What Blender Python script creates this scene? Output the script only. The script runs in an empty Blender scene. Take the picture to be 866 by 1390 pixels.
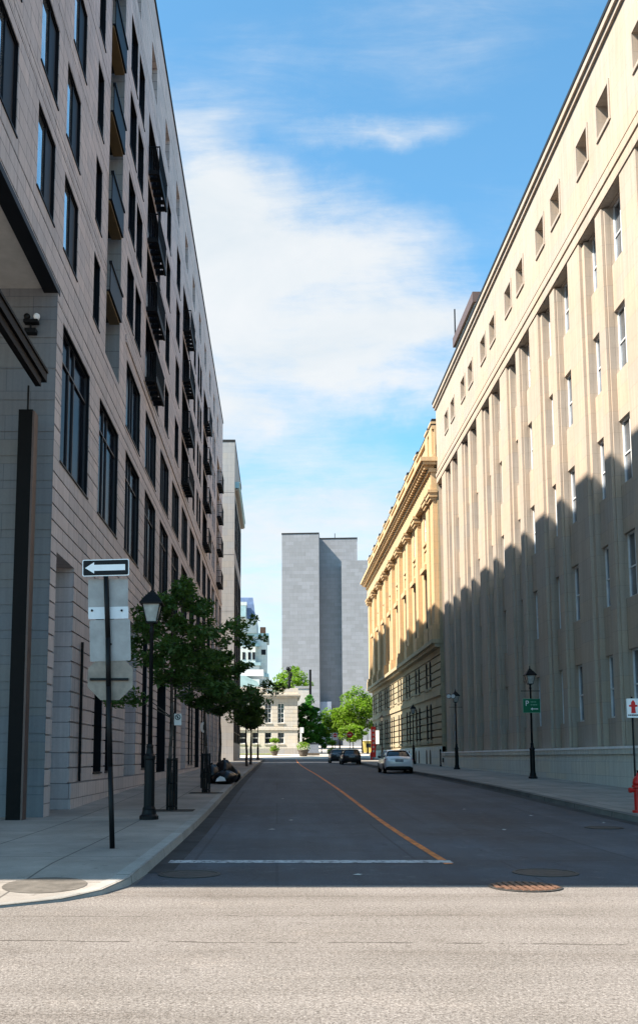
import bpy, math, random
from math import sin, cos, tan, pi, radians, sqrt
from mathutils import Vector, Matrix
random.seed(11)
SC = bpy.context.scene
COL = SC.collection

# ------------------------------------------------------------------ mesh helpers
class MB:
    def __init__(s): s.v = []; s.f = []
    def quad(s, *p):
        n = len(s.v); s.v += [tuple(q) for q in p]; s.f.append(tuple(range(n, n + len(p)))); return s
    def box(s, x0, x1, y0, y1, z0, z1):
        n = len(s.v)
        s.v += [(x0,y0,z0),(x1,y0,z0),(x1,y1,z0),(x0,y1,z0),(x0,y0,z1),(x1,y0,z1),(x1,y1,z1),(x0,y1,z1)]
        s.f += [tuple(n + i for i in q) for q in ((0,3,2,1),(4,5,6,7),(0,1,5,4),(1,2,6,5),(2,3,7,6),(3,0,4,7))]
        return s
    def tube(s, p0, p1, r0, r1=None, n=8, caps=True):
        r1 = r0 if r1 is None else r1
        p0 = Vector(p0); p1 = Vector(p1); d = (p1 - p0)
        if d.length < 1e-6: return s
        d.normalize(); a = Vector((0,0,1)) if abs(d.z) < .9 else Vector((1,0,0))
        u = d.cross(a).normalized(); w = d.cross(u)
        k = len(s.v)
        for p, r in ((p0, r0), (p1, r1)):
            for i in range(n):
                t = 2*pi*i/n; s.v.append(tuple(p + u*(r*cos(t)) + w*(r*sin(t))))
        for i in range(n):
            j = (i+1) % n; s.f.append((k+i, k+j, k+n+j, k+n+i))
        if caps:
            s.f.append(tuple(k+i for i in range(n-1, -1, -1))); s.f.append(tuple(k+n+i for i in range(n)))
        return s
    def lathe(s, prof, c=(0,0,0), n=16, rot=0):
        k = len(s.v)
        for r, z in prof:
            for i in range(n):
                t = rot + 2*pi*i/n; s.v.append((c[0]+r*cos(t), c[1]+r*sin(t), c[2]+z))
        for q in range(len(prof)-1):
            for i in range(n):
                j = (i+1) % n; s.f.append((k+q*n+i, k+q*n+j, k+(q+1)*n+j, k+(q+1)*n+i))
        s.f.append(tuple(k+i for i in range(n-1, -1, -1)))
        s.f.append(tuple(k+(len(prof)-1)*n+i for i in range(n)))
        return s
    def prism(s, poly, f0, f1):
        """poly: 2d points; f0/f1 map a 2d point to the two end positions"""
        k = len(s.v); n = len(poly)
        s.v += [tuple(f0(*p)) for p in poly] + [tuple(f1(*p)) for p in poly]
        s.f.append(tuple(range(k, k+n))); s.f.append(tuple(range(k+2*n-1, k+n-1, -1)))
        for i in range(n):
            j = (i+1) % n; s.f.append((k+i, k+n+i, k+n+j, k+j))
        return s
    def loft(s, rings, caps=True):
        k = len(s.v); n = len(rings[0])
        for r in rings: s.v += [tuple(p) for p in r]
        for q in range(len(rings)-1):
            for i in range(n):
                j = (i+1) % n; s.f.append((k+q*n+i, k+q*n+j, k+(q+1)*n+j, k+(q+1)*n+i))
        if caps:
            s.f.append(tuple(k+i for i in range(n-1, -1, -1))); s.f.append(tuple(k+(len(rings)-1)*n+i for i in range(n)))
        return s
    def mesh(s, name, mat, smooth=False):
        m = bpy.data.meshes.new(name); m.from_pydata(s.v, [], s.f); m.update()
        if mat: m.materials.append(mat)
        if smooth:
            for p in m.polygons: p.use_smooth = True
        return m
    def build(s, name, mat, parent=None, loc=(0,0,0), smooth=False, bevel=0, subsurf=0):
        return link(name, s.mesh(name, mat, smooth), parent, loc, bevel, subsurf)

def link(name, mesh, parent=None, loc=(0,0,0), bevel=0, subsurf=0):
    o = bpy.data.objects.new(name, mesh); COL.objects.link(o); o.location = loc
    if parent: o.parent = parent
    if bevel:
        b = o.modifiers.new('bevel', 'BEVEL'); b.width = bevel; b.segments = 2; b.limit_method = 'ANGLE'
    if subsurf:
        b = o.modifiers.new('sub', 'SUBSURF'); b.levels = subsurf; b.render_levels = subsurf
    return o

def tag(o, label, cat, group=None, kind=None):
    if label: o['label'] = label
    if cat: o['category'] = cat
    if group: o['group'] = group
    if kind: o['kind'] = kind
    return o
def thing(name, label, cat, loc=(0,0,0), rz=0, group=None):
    o = bpy.data.objects.new(name, None); COL.objects.link(o)
    o.location = loc; o.rotation_euler = (0,0,rz); o.empty_display_size = .2
    return tag(o, label, cat, group)
def structure(name, mb, mat, smooth=False):
    o = mb.build(name, mat, smooth=smooth); o['kind'] = 'structure'; return o
KIDS = {}
def copy_tree(root, loc, rz, label, group=None):
    def rec(o, par):
        c = o.copy(); COL.objects.link(c); c.parent = par
        for ch in [x for x in COL.objects if x.parent == o]: rec(ch, c)
        return c
    r = rec(root, None); r.location = loc; r.rotation_euler = (0,0,rz); r['label'] = label
    if group: r['group'] = group
    return r

# ------------------------------------------------------------------ materials
class NT:
    def __init__(s, name):
        s.m = bpy.data.materials.new(name); s.m.use_nodes = True; s.t = s.m.node_tree
        s.b = s.t.nodes['Principled BSDF']; s.co = None
    def n(s, typ, **kw):
        x = s.t.nodes.new(typ)
        for k, v in kw.items(): setattr(x, k, v)
        return x
    def l(s, a, b): s.t.links.new(a, b)
    def coord(s):
        if not s.co: s.co = s.n('ShaderNodeTexCoord').outputs['Object']
        return s.co
    def noise(s, scale, detail=4, rough=.6, vec=None, dist=0):
        x = s.n('ShaderNodeTexNoise'); x.inputs['Scale'].default_value = scale
        x.inputs['Detail'].default_value = detail; x.inputs['Roughness'].default_value = rough
        x.inputs['Distortion'].default_value = dist
        s.l(vec or s.coord(), x.inputs['Vector']); return x.outputs['Fac']
    def math(s, op, a, b=None, c=None):
        x = s.n('ShaderNodeMath', operation=op)
        for i, q in enumerate((a, b, c)):
            if q is None: continue
            if isinstance(q, (int, float)): x.inputs[i].default_value = q
            else: s.l(q, x.inputs[i])
        return x.outputs[0]
    def ramp(s, fac, stops):
        x = s.n('ShaderNodeValToRGB'); e = x.color_ramp.elements
        while len(e) > 1: e.remove(e[-1])
        e[0].position = stops[0][0]; e[0].color = rgba(stops[0][1])
        for p, c in stops[1:]:
            q = e.new(p); q.color = rgba(c)
        s.l(fac, x.inputs['Fac']); return x.outputs['Color']
    def mix(s, fac, a, b, mode='MIX'):
        x = s.n('ShaderNodeMix', data_type='RGBA', blend_type=mode)
        for sock, q in ((x.inputs[0], fac), (x.inputs[6], a), (x.inputs[7], b)):
            if isinstance(q, (int, float)): sock.default_value = q
            elif isinstance(q, tuple): sock.default_value = rgba(q)
            else: s.l(q, sock)
        return x.outputs[2]
    def mapping(s, scale, vec=None):
        x = s.n('ShaderNodeMapping'); x.inputs['Scale'].default_value = scale
        s.l(vec or s.coord(), x.inputs['Vector']); return x.outputs[0]
    def boxmap(s):
        g = s.n('ShaderNodeNewGeometry'); sn = s.n('ShaderNodeSeparateXYZ'); s.l(g.outputs['True Normal'], sn.inputs[0])
        sp = s.n('ShaderNodeSeparateXYZ'); s.l(s.coord(), sp.inputs[0])
        fx = s.math('GREATER_THAN', s.math('ABSOLUTE', sn.outputs[0]), .7)
        fz = s.math('GREATER_THAN', s.math('ABSOLUTE', sn.outputs[2]), .7)
        u = s.math('ADD', s.math('MULTIPLY', sp.outputs[1], fx), s.math('MULTIPLY', sp.outputs[0], s.math('SUBTRACT', 1, fx)))
        v = s.math('ADD', s.math('MULTIPLY', sp.outputs[1], fz), s.math('MULTIPLY', sp.outputs[2], s.math('SUBTRACT', 1, fz)))
        c = s.n('ShaderNodeCombineXYZ'); s.l(u, c.inputs[0]); s.l(v, c.inputs[1]); return c.outputs[0]
    def bump(s, h, strength=.3, dist=.02):
        x = s.n('ShaderNodeBump'); x.inputs['Strength'].default_value = strength; x.inputs['Distance'].default_value = dist
        s.l(h, x.inputs['Height']); s.l(x.outputs[0], s.b.inputs['Normal'])
    def done(s, col=None, rough=None, metal=None, spec=None):
        if col is not None:
            if isinstance(col, tuple): s.b.inputs['Base Color'].default_value = rgba(col)
            else: s.l(col, s.b.inputs['Base Color'])
        if rough is not None:
            if isinstance(rough, (int, float)): s.b.inputs['Roughness'].default_value = rough
            else: s.l(rough, s.b.inputs['Roughness'])
        if metal is not None: s.b.inputs['Metallic'].default_value = metal
        if spec is not None: s.b.inputs['Specular IOR Level'].default_value = spec
        return s.m
def rgba(c): return tuple(c) + (1,) if len(c) == 3 else tuple(c)
def sc3(c, k): return tuple(min(1, x*k) for x in c)

def plain(name, c, rough=.6, metal=0, var=.12, scale=3, bump=0, spec=.3):
    t = NT(name); f = t.noise(scale, 5)
    col = t.ramp(f, [(.3, sc3(c, 1-var)), (.7, sc3(c, 1+var))])
    if bump: t.bump(t.noise(scale*12, 3), bump, .01)
    return t.done(col, rough, metal, spec)

def stone(name, c, bw, bh, mortar=.008, mcol=.55, var=.10, stain=.25, rough=.85, off=.5, warm=(1,.93,.84), bstr=.25):
    """coursed stone: blocks of slightly different tone, joints, rain streaks and blotches"""
    t = NT(name); uv = t.boxmap()
    b = t.n('ShaderNodeTexBrick'); b.offset = off; b.inputs['Scale'].default_value = 1
    b.inputs['Brick Width'].default_value = bw; b.inputs['Row Height'].default_value = bh
    b.inputs['Mortar Size'].default_value = mortar; b.inputs['Mortar Smooth'].default_value = .2; b.inputs['Bias'].default_value = 0
    b.inputs['Color1'].default_value = rgba(sc3(c, 1-var)); b.inputs['Color2'].default_value = rgba(sc3(tuple(x*y for x, y in zip(c, warm)), 1+var))
    b.inputs['Mortar'].default_value = rgba(sc3(c, mcol)); t.l(uv, b.inputs['Vector'])
    blot = t.ramp(t.noise(.35, 6, .65), [(.3, (1-stain*.6,)*3), (.62, (1.0,)*3)])
    streak = t.ramp(t.noise(1, 5, .7, t.mapping((5, 5, .16))), [(.36, (1-stain,)*3), (.6, (1,)*3)])
    fine = t.ramp(t.noise(14, 6, .7), [(.25, (.9,)*3), (.75, (1.06,)*3)])
    col = t.mix(1, t.mix(1, t.mix(1, b.outputs['Color'], blot, 'MULTIPLY'), streak, 'MULTIPLY'), fine, 'MULTIPLY')
    h = t.math('SUBTRACT', t.math('MULTIPLY', t.noise(26, 4), .35), b.outputs['Fac'])
    t.bump(h, bstr, .012)
    return t.done(col, rough, 0, .3)

def glass(name, c=(.012,.016,.02), rough=.03, spec=.6, var=True):
    t = NT(name); t.b.inputs['IOR'].default_value = 1.5
    if var: t.bump(t.noise(.9, 2), .04, .05)
    col = t.ramp(t.noise(.5, 3), [(.35, sc3(c, .6)), (.65, sc3(c, 1.5))])
    return t.done(col, rough, 0, spec)

M = {}
M['clad'] = stone('clad_stone', (.56,.51,.515), 1.22, .405, .014, .42, .11, .18, .75, .5, (1,.95,.91))
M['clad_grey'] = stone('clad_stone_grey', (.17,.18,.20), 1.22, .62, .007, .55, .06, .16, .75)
M['slot_shade'] = stone('slot_shade_stone', (.26,.28,.30), 1.2, .6, .012, .5, .08, .16, .75)  # bluish sky-lit tone of the slot's far side put into the colour
M['cream'] = stone('cream_stone', (.43,.372,.318), 1.9, .9, .008, .72, .06, .16, .85)
M['plinth'] = stone('plinth_granite', (.62,.64,.60), 1.6, .56, .008, .6, .05, .18, .8)
M['ochre'] = stone('ochre_stone', (.56,.41,.245), 1.4, .62, .006, .72, .07, .2, .85)
M['ochre_rustic'] = stone('ochre_rustic_stone', (.42,.37,.26), 1.5, .62, .008, .6, .07, .25, .9)
M['greystone'] = stone('grey_stone', (.36,.36,.365), 1.3, .75, .012, .7, .05, .15)
M['tower'] = stone('tower_panel', (.25,.255,.27), 2.5, 1.15, .03, .78, .10, .12, .6, .5, (.98,.98,1.0))
M['whitestone'] = stone('white_stone', (.60,.58,.54), 1.4, .55, .012, .7, .04, .15)
M['hallstone'] = stone('hall_stone', (.52,.58,.58), 1.5, .8, .02, .75, .06, .15)  # blue-grey distance haze mixed into the hall's stone colour
M['copper'] = plain('copper_green', (.27,.40,.42), .6, 0, .18, .6)
M['hazed_roof_blue'] = plain('hazed_roof_blue', (.10,.15,.26), .5, 0, .2, .8)  # the roof's blue cast is distance haze put into the colour
M['darkframe'] = plain('dark_frame', (.005,.006,.009), .5, .0, .2, 2, 0, .15)
M['mullion'] = plain('grey_mullion', (.035,.038,.045), .5, 0, .1, 2)
M['glass_dark'] = glass('tinted_glass', (.004,.005,.009), .12, .08); M['glass_dark'].node_tree.nodes['Principled BSDF'].inputs['IOR'].default_value = 1.2
M['steel'] = plain('dark_steel', (.004,.003,.003), .6, 0, .3, 1.5, 0, .12)
M['railing'] = plain('black_railing', (.006,.006,.007), .6, 0, .1, 3, 0, .15)
M['iron'] = plain('black_iron', (.0045,.005,.006), .5, 0, .3, 4, 0, .18)
M['soffit'] = plain('soffit_panel', (.42,.41,.40), .7)
M['gold'] = plain('reflected_light_gold', (.13,.09,.04), .5)
M['glass'] = glass('dark_glass')
M['glass_sky'] = glass('reflective_glass', (.66,.68,.70), .02); M['glass_sky'].node_tree.nodes['Principled BSDF'].inputs['Metallic'].default_value = .9
M['glass_r'] = glass('grey_glass', (.20,.23,.27), .08); M['glass_r'].node_tree.nodes['Principled BSDF'].inputs['Metallic'].default_value = .7
M['screen'] = plain('dark_screen', (.007,.007,.009), .5, 0, .2, 2, 0, .2)
M['winframe'] = plain('painted_frame', (.66,.68,.70), .5)
M['white'] = plain('white_paint', (.78,.79,.80), .5, 0, .06, 4)
M['blackpaint'] = plain('black_paint', (.006,.006,.007), .5, 0, .1, 3, 0, .2)
M['signback'] = plain('sign_back', (.32,.305,.295), .55, .1, .16, 4)
M['signback2'] = plain('sign_back_band', (.62,.63,.65), .5, .1, .08, 5)
M['signbackbrown'] = plain('sign_back_worn', (.24,.20,.165), .6, .1, .25, 5)
M['red'] = plain('red_paint', (.42,.015,.012), .35)
M['signred'] = plain('sign_red', (.55,.02,.02), .45)
M['green'] = plain('sign_green', (.005,.13,.06), .4)
M['greenpale'] = plain('sign_green_pale', (.12,.32,.22), .4)
M['bagplastic'] = plain('bag_plastic', (.004,.0045,.006), .28, 0, .2, 3, 0, .3)
M['bark'] = plain('bark', (.06,.048,.04), .9, 0, .3, 8, .5)
M['soil'] = plain('soil', (.05,.04,.032), .95, 0, .3, 6, .5)
M['rust'] = plain('rusty_iron', (.16,.085,.055), .7, .2, .3, 9)
M['castiron'] = plain('cast_iron', (.05,.047,.044), .6, .3, .3, 9)
M['roofbrown'] = plain('brown_metal', (.10,.065,.055), .5)
M['roofdark'] = plain('dark_coping', (.012,.012,.012), .6)
M['flat'] = plain('gravel_roof', (.25,.24,.23), .9)
M['lantern'] = plain('lantern_glass', (.36,.36,.34), .15, 0, .3, 5)
M['paper'] = plain('paper', (.40,.39,.37), .8)
M['pot'] = plain('stone_pot', (.10,.085,.07), .85)
M['yellow'] = plain('yellow_wall', (.45,.36,.10), .6)
M['grass'] = plain('lawn_grass', (.16,.22,.03), .9, 0, .3, 1)
M['plaza'] = stone('plaza_paving', (.50,.47,.43), 1.2, .6, .02, .8, .06, .12)
M['bluebox'] = plain('grey_blue_metal', (.20,.23,.29), .5)
M['poster'] = plain('poster_blue', (.20,.25,.30), .6, 0, .5, 5)

def leaf(name, c, trans=.3):
    t = NT(name); oi = t.noise(1.3, 3, .7)
    fine = t.noise(9, 3)
    col = t.ramp(t.math('ADD', t.math('MULTIPLY', oi, .6), t.math('MULTIPLY', fine, .4)),
                 [(.3, sc3(c, .6)), (.5, c), (.72, (c[0]*1.7, c[1]*1.45, c[2]*1.1))])
    t.done(col, .55, 0, .35)
    tr = t.n('ShaderNodeBsdfTranslucent'); t.l(t.mix(1, col, (1.0,1.25,.5), 'MULTIPLY'), tr.inputs[0])
    mx = t.n('ShaderNodeMixShader'); mx.inputs[0].default_value = trans
    t.l(t.b.outputs[0], mx.inputs[1]); t.l(tr.outputs[0], mx.inputs[2])
    t.l(mx.outputs[0], t.t.nodes['Material Output'].inputs[0]); return t.m
M['leaf'] = leaf('street_leaf', (.07,.13,.035), .45)
M['leaf_bright'] = leaf('lime_leaf', (.175,.28,.03), .52)
M['leaf_mid'] = leaf('mid_leaf', (.06,.20,.035), .5)

def asphalt():
    t = NT('street_asphalt')
    grain = t.noise(75, 3, .8); big = t.noise(.33, 5, .6); lane_tone = t.noise(1, 4, .6, t.mapping((.9, .05, 1)))
    a = t.ramp(grain, [(.3, (.028,.033,.042)), (.5, (.052,.060,.074)), (.72, (.10,.108,.12))])
    a = t.mix(1, a, t.ramp(big, [(.36, (.62,)*3), (.62, (1.28,)*3)]), 'MULTIPLY')
    a = t.mix(1, a, t.ramp(lane_tone, [(.36, (.72,.73,.76)), (.62, (1.1,)*3)]), 'MULTIPLY')  # tone varies in long streaks down the street
    vor = t.n('ShaderNodeTexVoronoi', feature='DISTANCE_TO_EDGE'); vor.inputs['Scale'].default_value = .22
    w = t.n('ShaderNodeVectorMath', operation='ADD'); nz = t.n('ShaderNodeTexNoise'); nz.inputs['Scale'].default_value = .8; nz.inputs['Detail'].default_value = 6
    t.l(t.coord(), nz.inputs['Vector']); t.l(t.coord(), w.inputs[0]); t.l(nz.outputs['Color'], w.inputs[1]); t.l(w.outputs[0], vor.inputs['Vector'])
    br = t.n('ShaderNodeTexBrick'); br.offset = .37; br.inputs['Scale'].default_value = 1; br.inputs['Brick Width'].default_value = 3.45; br.inputs['Row Height'].default_value = 7.3; br.inputs['Mortar Size'].default_value = .025
    br.inputs['Color1'].default_value = (.84,.85,.87,1); br.inputs['Color2'].default_value = (1.12,1.1,1.08,1); br.inputs['Mortar'].default_value = (.62,.62,.64,1); t.l(t.coord(), br.inputs['Vector'])
    a = t.mix(1, a, br.outputs['Color'], 'MULTIPLY')
    oil = t.ramp(t.noise(1, 5, .7, t.mapping((1.3, .28, 1))), [(.56, (1,)*3), (.68, (.55,.56,.58))]); a = t.mix(.7, a, oil, 'MULTIPLY')
    dust = t.ramp(t.noise(3.2, 7, .75), [(.55, (0,)*3), (.75, (.06,.058,.055))]); a = t.mix(1, a, dust, 'ADD')
    crack = t.ramp(vor.outputs['Distance'], [(0, (.55,)*3), (.004, (1,)*3)])
    a = t.mix(.8, a, crack, 'MULTIPLY')
    t.bump(grain, .5, .01); return t.done(a, t.math('ADD', t.math('MULTIPLY', big, .25), .6), 0, .35)
def cross_asphalt():
    t = NT('worn_asphalt')
    grain = t.noise(48, 3, .9); g2 = t.noise(21, 3, .75); g3 = t.noise(95, 2, .8); big = t.noise(.5, 5, .6); tr = t.noise(1, 4, .65, t.mapping((.10, 1.5, 1)))
    a = t.ramp(grain, [(.38, (.10,.088,.08)), (.47, (.235,.212,.192)), (.56, (.30,.275,.25)), (.66, (.46,.43,.40))])
    a = t.mix(.5, a, t.ramp(g2, [(.40, (.55,.53,.51)), (.5, (1,)*3), (.62, (1.22,)*3)]), 'MULTIPLY')
    a = t.mix(.6, a, t.ramp(g3, [(.36, (.6,.59,.58)), (.55, (1.05,)*3)]), 'MULTIPLY')
    a = t.mix(1, a, t.ramp(big, [(.3, (.86,.85,.83)), (.65, (1.08,)*3)]), 'MULTIPLY')
    a = t.mix(1, a, t.ramp(tr, [(.33, (.80,.78,.76)), (.5, (.98,)*3), (.68, (1.1,)*3)]), 'MULTIPLY')
    spot = t.ramp(t.noise(1.7, 6, .75), [(.58, (1,)*3), (.70, (.66,.64,.62))]); a = t.mix(.7, a, spot, 'MULTIPLY')
    drip = t.ramp(t.noise(6, 3, .6), [(.66, (1,)*3), (.72, (.5,.48,.46))]); a = t.mix(.6, a, drip, 'MULTIPLY')
    pale = t.ramp(t.noise(.9, 7, .8), [(.55, (1,)*3), (.72, (1.22,1.2,1.18))]); a = t.mix(1, a, pale, 'MULTIPLY')
    sp = t.n('ShaderNodeSeparateXYZ'); t.l(t.coord(), sp.inputs[0]); wob = t.noise(1.4, 8, .7)
    for y0, sl, w in ((8.25, -.03, .022), (9.6, .02, .010), (10.9, .01, .008)):   # ragged seams between paving lanes
        d = t.math('ABSOLUTE', t.math('SUBTRACT', t.math('SUBTRACT', sp.outputs[1], t.math('MULTIPLY', sp.outputs[0], sl)), t.math('ADD', y0-.13, t.math('MULTIPLY', wob, .26))))
        k = t.math('LESS_THAN', d, t.math('MULTIPLY', t.math('GREATER_THAN', t.noise(2.3, 4, .7), .47), w))
        a = t.mix(t.math('MULTIPLY', k, .75), a, (.06,.048,.04))
    a = t.mix(1, a, (.79,.785,.80), 'MULTIPLY'); t.bump(t.math('ADD', grain, t.math('MULTIPLY', g2, .6)), .55, .012); return t.done(a, .9, 0, .25)
def concrete(name, c, bw, bh, joint=.012):
    t = NT(name); b = t.n('ShaderNodeTexBrick'); b.offset = 0; b.inputs['Scale'].default_value = 1
    b.inputs['Brick Width'].default_value = bw; b.inputs['Row Height'].default_value = bh; b.inputs['Mortar Size'].default_value = joint
    b.inputs['Color1'].default_value = rgba(sc3(c, .93)); b.inputs['Color2'].default_value = rgba(sc3(c, 1.05)); b.inputs['Mortar'].default_value = rgba(sc3(c, .42))
    t.l(t.coord(), b.inputs['Vector'])
    a = t.mix(1, b.outputs['Color'], t.ramp(t.noise(.7, 7, .7), [(.3, (.72,.71,.70)), (.62, (1.06,)*3)]), 'MULTIPLY')
    a = t.mix(1, a, t.ramp(t.noise(55, 3, .8), [(.3, (.82,)*3), (.7, (1.1,)*3)]), 'MULTIPLY')
    a = t.mix(.8, a, t.ramp(t.noise(4.5, 3, .6), [(.66, (1,)*3), (.72, (.6,.6,.6))]), 'MULTIPLY'); a = t.mix(1, a, t.ramp(t.noise(.22, 6, .7), [(.35, (.78,.78,.79)), (.62, (1.1,1.08,1.05))]), 'MULTIPLY')
    t.bump(t.noise(40, 4), .3, .008); return t.done(a, .88, 0, .3)
def worn_paint(name, c, thr=.40):
    t = NT(name); f = t.noise(9, 6, .75)
    col = t.ramp(f, [(thr-.03, (.06,.062,.066)), (thr+.06, sc3(c, .72)), (.75, c)]); col = t.mix(1, col, t.ramp(t.noise(1.6, 5, .7), [(.35, (.6,)*3), (.6, (1,)*3)]), 'MULTIPLY')
    return t.done(col, .7)
M['asphalt'] = asphalt(); M['cross'] = cross_asphalt()
M['kerb_shaded'] = concrete('shaded_kerb', (.15,.145,.14), 9, 3.0, .02)  # darker kerb concrete: the right kerb's shade is put into its colour
M['oval_shadow'] = plain('shadow_tone', (.11,.098,.085), .9, 0, .35, 5, .4)
M['gutter'] = plain('gutter_dirt_shadow', (.035,.036,.038), .9, 0, .45, 1.6, .3)
M['walk'] = concrete('sidewalk_concrete', (.30,.275,.25), 1.55, 2.3, .016)
M['kerb'] = concrete('kerb_concrete', (.33,.32,.30), 9, 3.0, .02)
M['stopline'] = worn_paint('worn_white_paint', (.62,.64,.66), .43); M['orange'] = worn_paint('worn_orange_paint', (.9,.24,.02), .41)

# ------------------------------------------------------------------ ground
GZ = [(-300,0),(0,0),(19,0),(25,.08),(33,.26),(42,.40),(55,.57),(70,.70),(90,.92),(105,1.05),(118,1.25),(128,1.55),(140,2.15),(160,2.4),(220,3.6),(300,5.5),(900,9)]
def gz(y):
    for (a, za), (b, zb) in zip(GZ, GZ[1:]):
        if a <= y <= b:
            return za + (zb-za)*(y-a)/(b-a)
    return 0
def gzs(y): return sum(gz(y+d)*w for d, w in ((-4,.15),(-2,.2),(0,.3),(2,.2),(4,.15)))
def yrows(y0, y1, step):
    n = max(1, int((y1-y0)/step)); return [y0+(y1-y0)*i/n for i in range(n+1)]
def sheet(name, mat, xl, xr, ys, off, kind='structure'):
    m = MB(); fl = xl if callable(xl) else (lambda y: xl); fr = xr if callable(xr) else (lambda y: xr)
    fo = off if callable(off) else (lambda y: off)
    for y in ys:
        z = gzs(y)+fo(y); m.v += [(fl(y), y, z), (fr(y), y, z)]
    for i in range(len(ys)-1): m.f.append((2*i, 2*i+1, 2*i+3, 2*i+2))
    o = m.build(name, mat); o['kind'] = kind; return o
big = [-300,-150,-60,-20] + yrows(0, 170, 2) + [200,250,300,400,600,900]
sheet('ground', M['cross'], -700, 700, big, 0)
sheet('street', M['asphalt'], -1.78, 8.62, [11.86]+yrows(13, 122, 1.5), .004)
sheet('plaza', M['plaza'], -60, 60, yrows(122, 400, 4), .008)

def edge_l(y):
    pts = [(10.0,-3.3),(10.05,-3.0),(10.5,-2.4),(11.05,-2.05),(11.8,-1.86),(13,-1.8),(400,-1.8)]
    for (a, xa), (b, xb) in zip(pts, pts[1:]):
        if y <= b: return xa+(xb-xa)*(y-a)/(b-a)
    return -1.8
def walk_h(y):
    t = min(1, max(0, (y-10.0)/3.2)); return .03+.12*t*t*(3-2*t)
def edge_r(y):
    if y < 13: return 8.6+(13-y)**2*.22
    return 8.6 if y < 50 else 8.6-.5*min(1, (y-50)/25)
def kerb(name, edge, side, ys, mat='kerb'):
    """a kerb stone strip with a rounded upper arris and a vertical face"""
    m = MB(); rings = []
    for y in ys:
        e = edge(y); g = gzs(y); h = walk_h(y); s = side
        rings.append([(e-s*.2, y, g+h-.05), (e-s*.2, y, g+h+.006), (e-s*.035, y, g+h+.004), (e-s*.006, y, g+h-.02), (e+s*.012, y, g-.02)])
    n = 5
    for r in rings: m.v += r
    for q in range(len(rings)-1):
        for i in range(n-1): m.f.append((q*n+i, q*n+i+1, (q+1)*n+i+1, (q+1)*n+i))
    structure(name, m, M[mat])
yl = [10.0,10.05,10.25,10.5,10.75,11.05,11.4,11.8,12.3,13]+yrows(14, 121, 1.5)
sheet('sidewalk', M['walk'], -40, edge_l, yl, walk_h)
kerb('kerb', edge_l, 1, yl)
m = MB(); m.box(-40, -3.0, 9.86, 10.06, -.05, .034); structure('kerb', m, M['kerb'])
yr = [9.5,10,10.6,11.2,12,13]+yrows(14, 121, 1.5)
sheet('sidewalk', M['walk'], edge_r, 40, yr, walk_h)
kerb('kerb', edge_r, -1, yr, 'kerb_shaded')
for ed, sd in ((edge_l, 1), (edge_r, -1)):                # gutter dirt, darkened further as painted kerb shadow, along both kerbs
    sheet('gutter', M['gutter'], (lambda y: min(ed(y), ed(y)+sd*.34)), (lambda y: max(ed(y), ed(y)+sd*.34)), [13]+yrows(14, 121, 1.5), .0075)
def strip(name, pts, w, mat, off=.009):
    m = MB()
    for x, y in pts: m.v += [(x-w/2, y, gzs(y)+off), (x+w/2, y, gzs(y)+off)]
    for i in range(len(pts)-1): m.f.append((2*i, 2*i+1, 2*i+3, 2*i+2))
    structure(name, m, mat)
cl = [(2.58-.0055*(y-14), y) for y in yrows(14.1, 80, 1)]+[(2.2+.0022*(y-80)*0+.0002*(y-80)**2, y) for y in yrows(81, 121, 1)]
strip('centre_line', cl, .13, M['orange'])
m = MB(); ys = [14.25, 14.62]
m.quad((-1.65,ys[0],.0095),(2.68,ys[0],.0095),(2.68,ys[1],.0095),(-1.65,ys[1],.0095)); structure('stop_line', m, M['stopline'])
# lawn in front of the white house
m = MB(); 
for y in (136.2, 138.6): m.v += [(-9, y, gzs(y)+.09), (-.7, y, gzs(y)+.09)]
m.f.append((0,1,3,2)); o = m.build('lawn', M['grass']); o['kind'] = 'structure'

# ------------------------------------------------------------------ relief walls and windows
def relief(m, rects, u0, u1, v0, v1, P, grooves=(), gd=.05, deep=None):
    """a wall sheet with rectangular openings (hole=True: no back) and shallow grooves; P(u,v,d) gives the point d behind the face"""
    us = {u0, u1}; vs = {v0, v1}
    for r in rects:
        us |= {min(max(r[0],u0),u1), min(max(r[1],u0),u1)}; vs |= {min(max(r[2],v0),v1), min(max(r[3],v0),v1)}
    for g in grooves: vs |= {g[0], g[1]}
    us = sorted(us); vs = sorted(v for v in vs if v0 <= v <= v1)
    nu, nv = len(us)-1, len(vs)-1
    D = [[None]*nv for _ in range(nu)]
    for j in range(nv):
        vc = (vs[j]+vs[j+1])/2; ing = any(g[0] < vc < g[1] for g in grooves)
        rr = [r for r in rects if r[2] < vc < r[3]]
        for i in range(nu):
            uc = (us[i]+us[i+1])/2; d = (gd, False) if ing else (0., False)
            for r in rr:
                if r[0] < uc < r[1]: d = (r[4], r[5])
            D[i][j] = d
    for j in range(nv):
        i = 0
        while i < nu:
            k = i
            while k+1 < nu and D[k+1][j] == D[i][j]: k += 1
            d, hole = D[i][j]
            if not hole: m.quad(P(us[i],vs[j],d), P(us[k+1],vs[j],d), P(us[k+1],vs[j+1],d), P(us[i],vs[j+1],d))
            i = k+1
        for i in range(nu-1):
            a, b = D[i][j][0], D[i+1][j][0]
            if a != b: m.quad(P(us[i+1],vs[j],a), P(us[i+1],vs[j],b), P(us[i+1],vs[j+1],b), P(us[i+1],vs[j+1],a))
    for j in range(nv-1):
        i = 0
        while i < nu:
            a, b = D[i][j][0], D[i][j+1][0]; k = i
            while k+1 < nu and D[k+1][j][0] == a and D[k+1][j+1][0] == b: k += 1
            if a != b: m.quad(P(us[i],vs[j+1],a), P(us[k+1],vs[j+1],a), P(us[k+1],vs[j+1],b), P(us[i],vs[j+1],b))
            i = k+1
    return m
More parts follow.
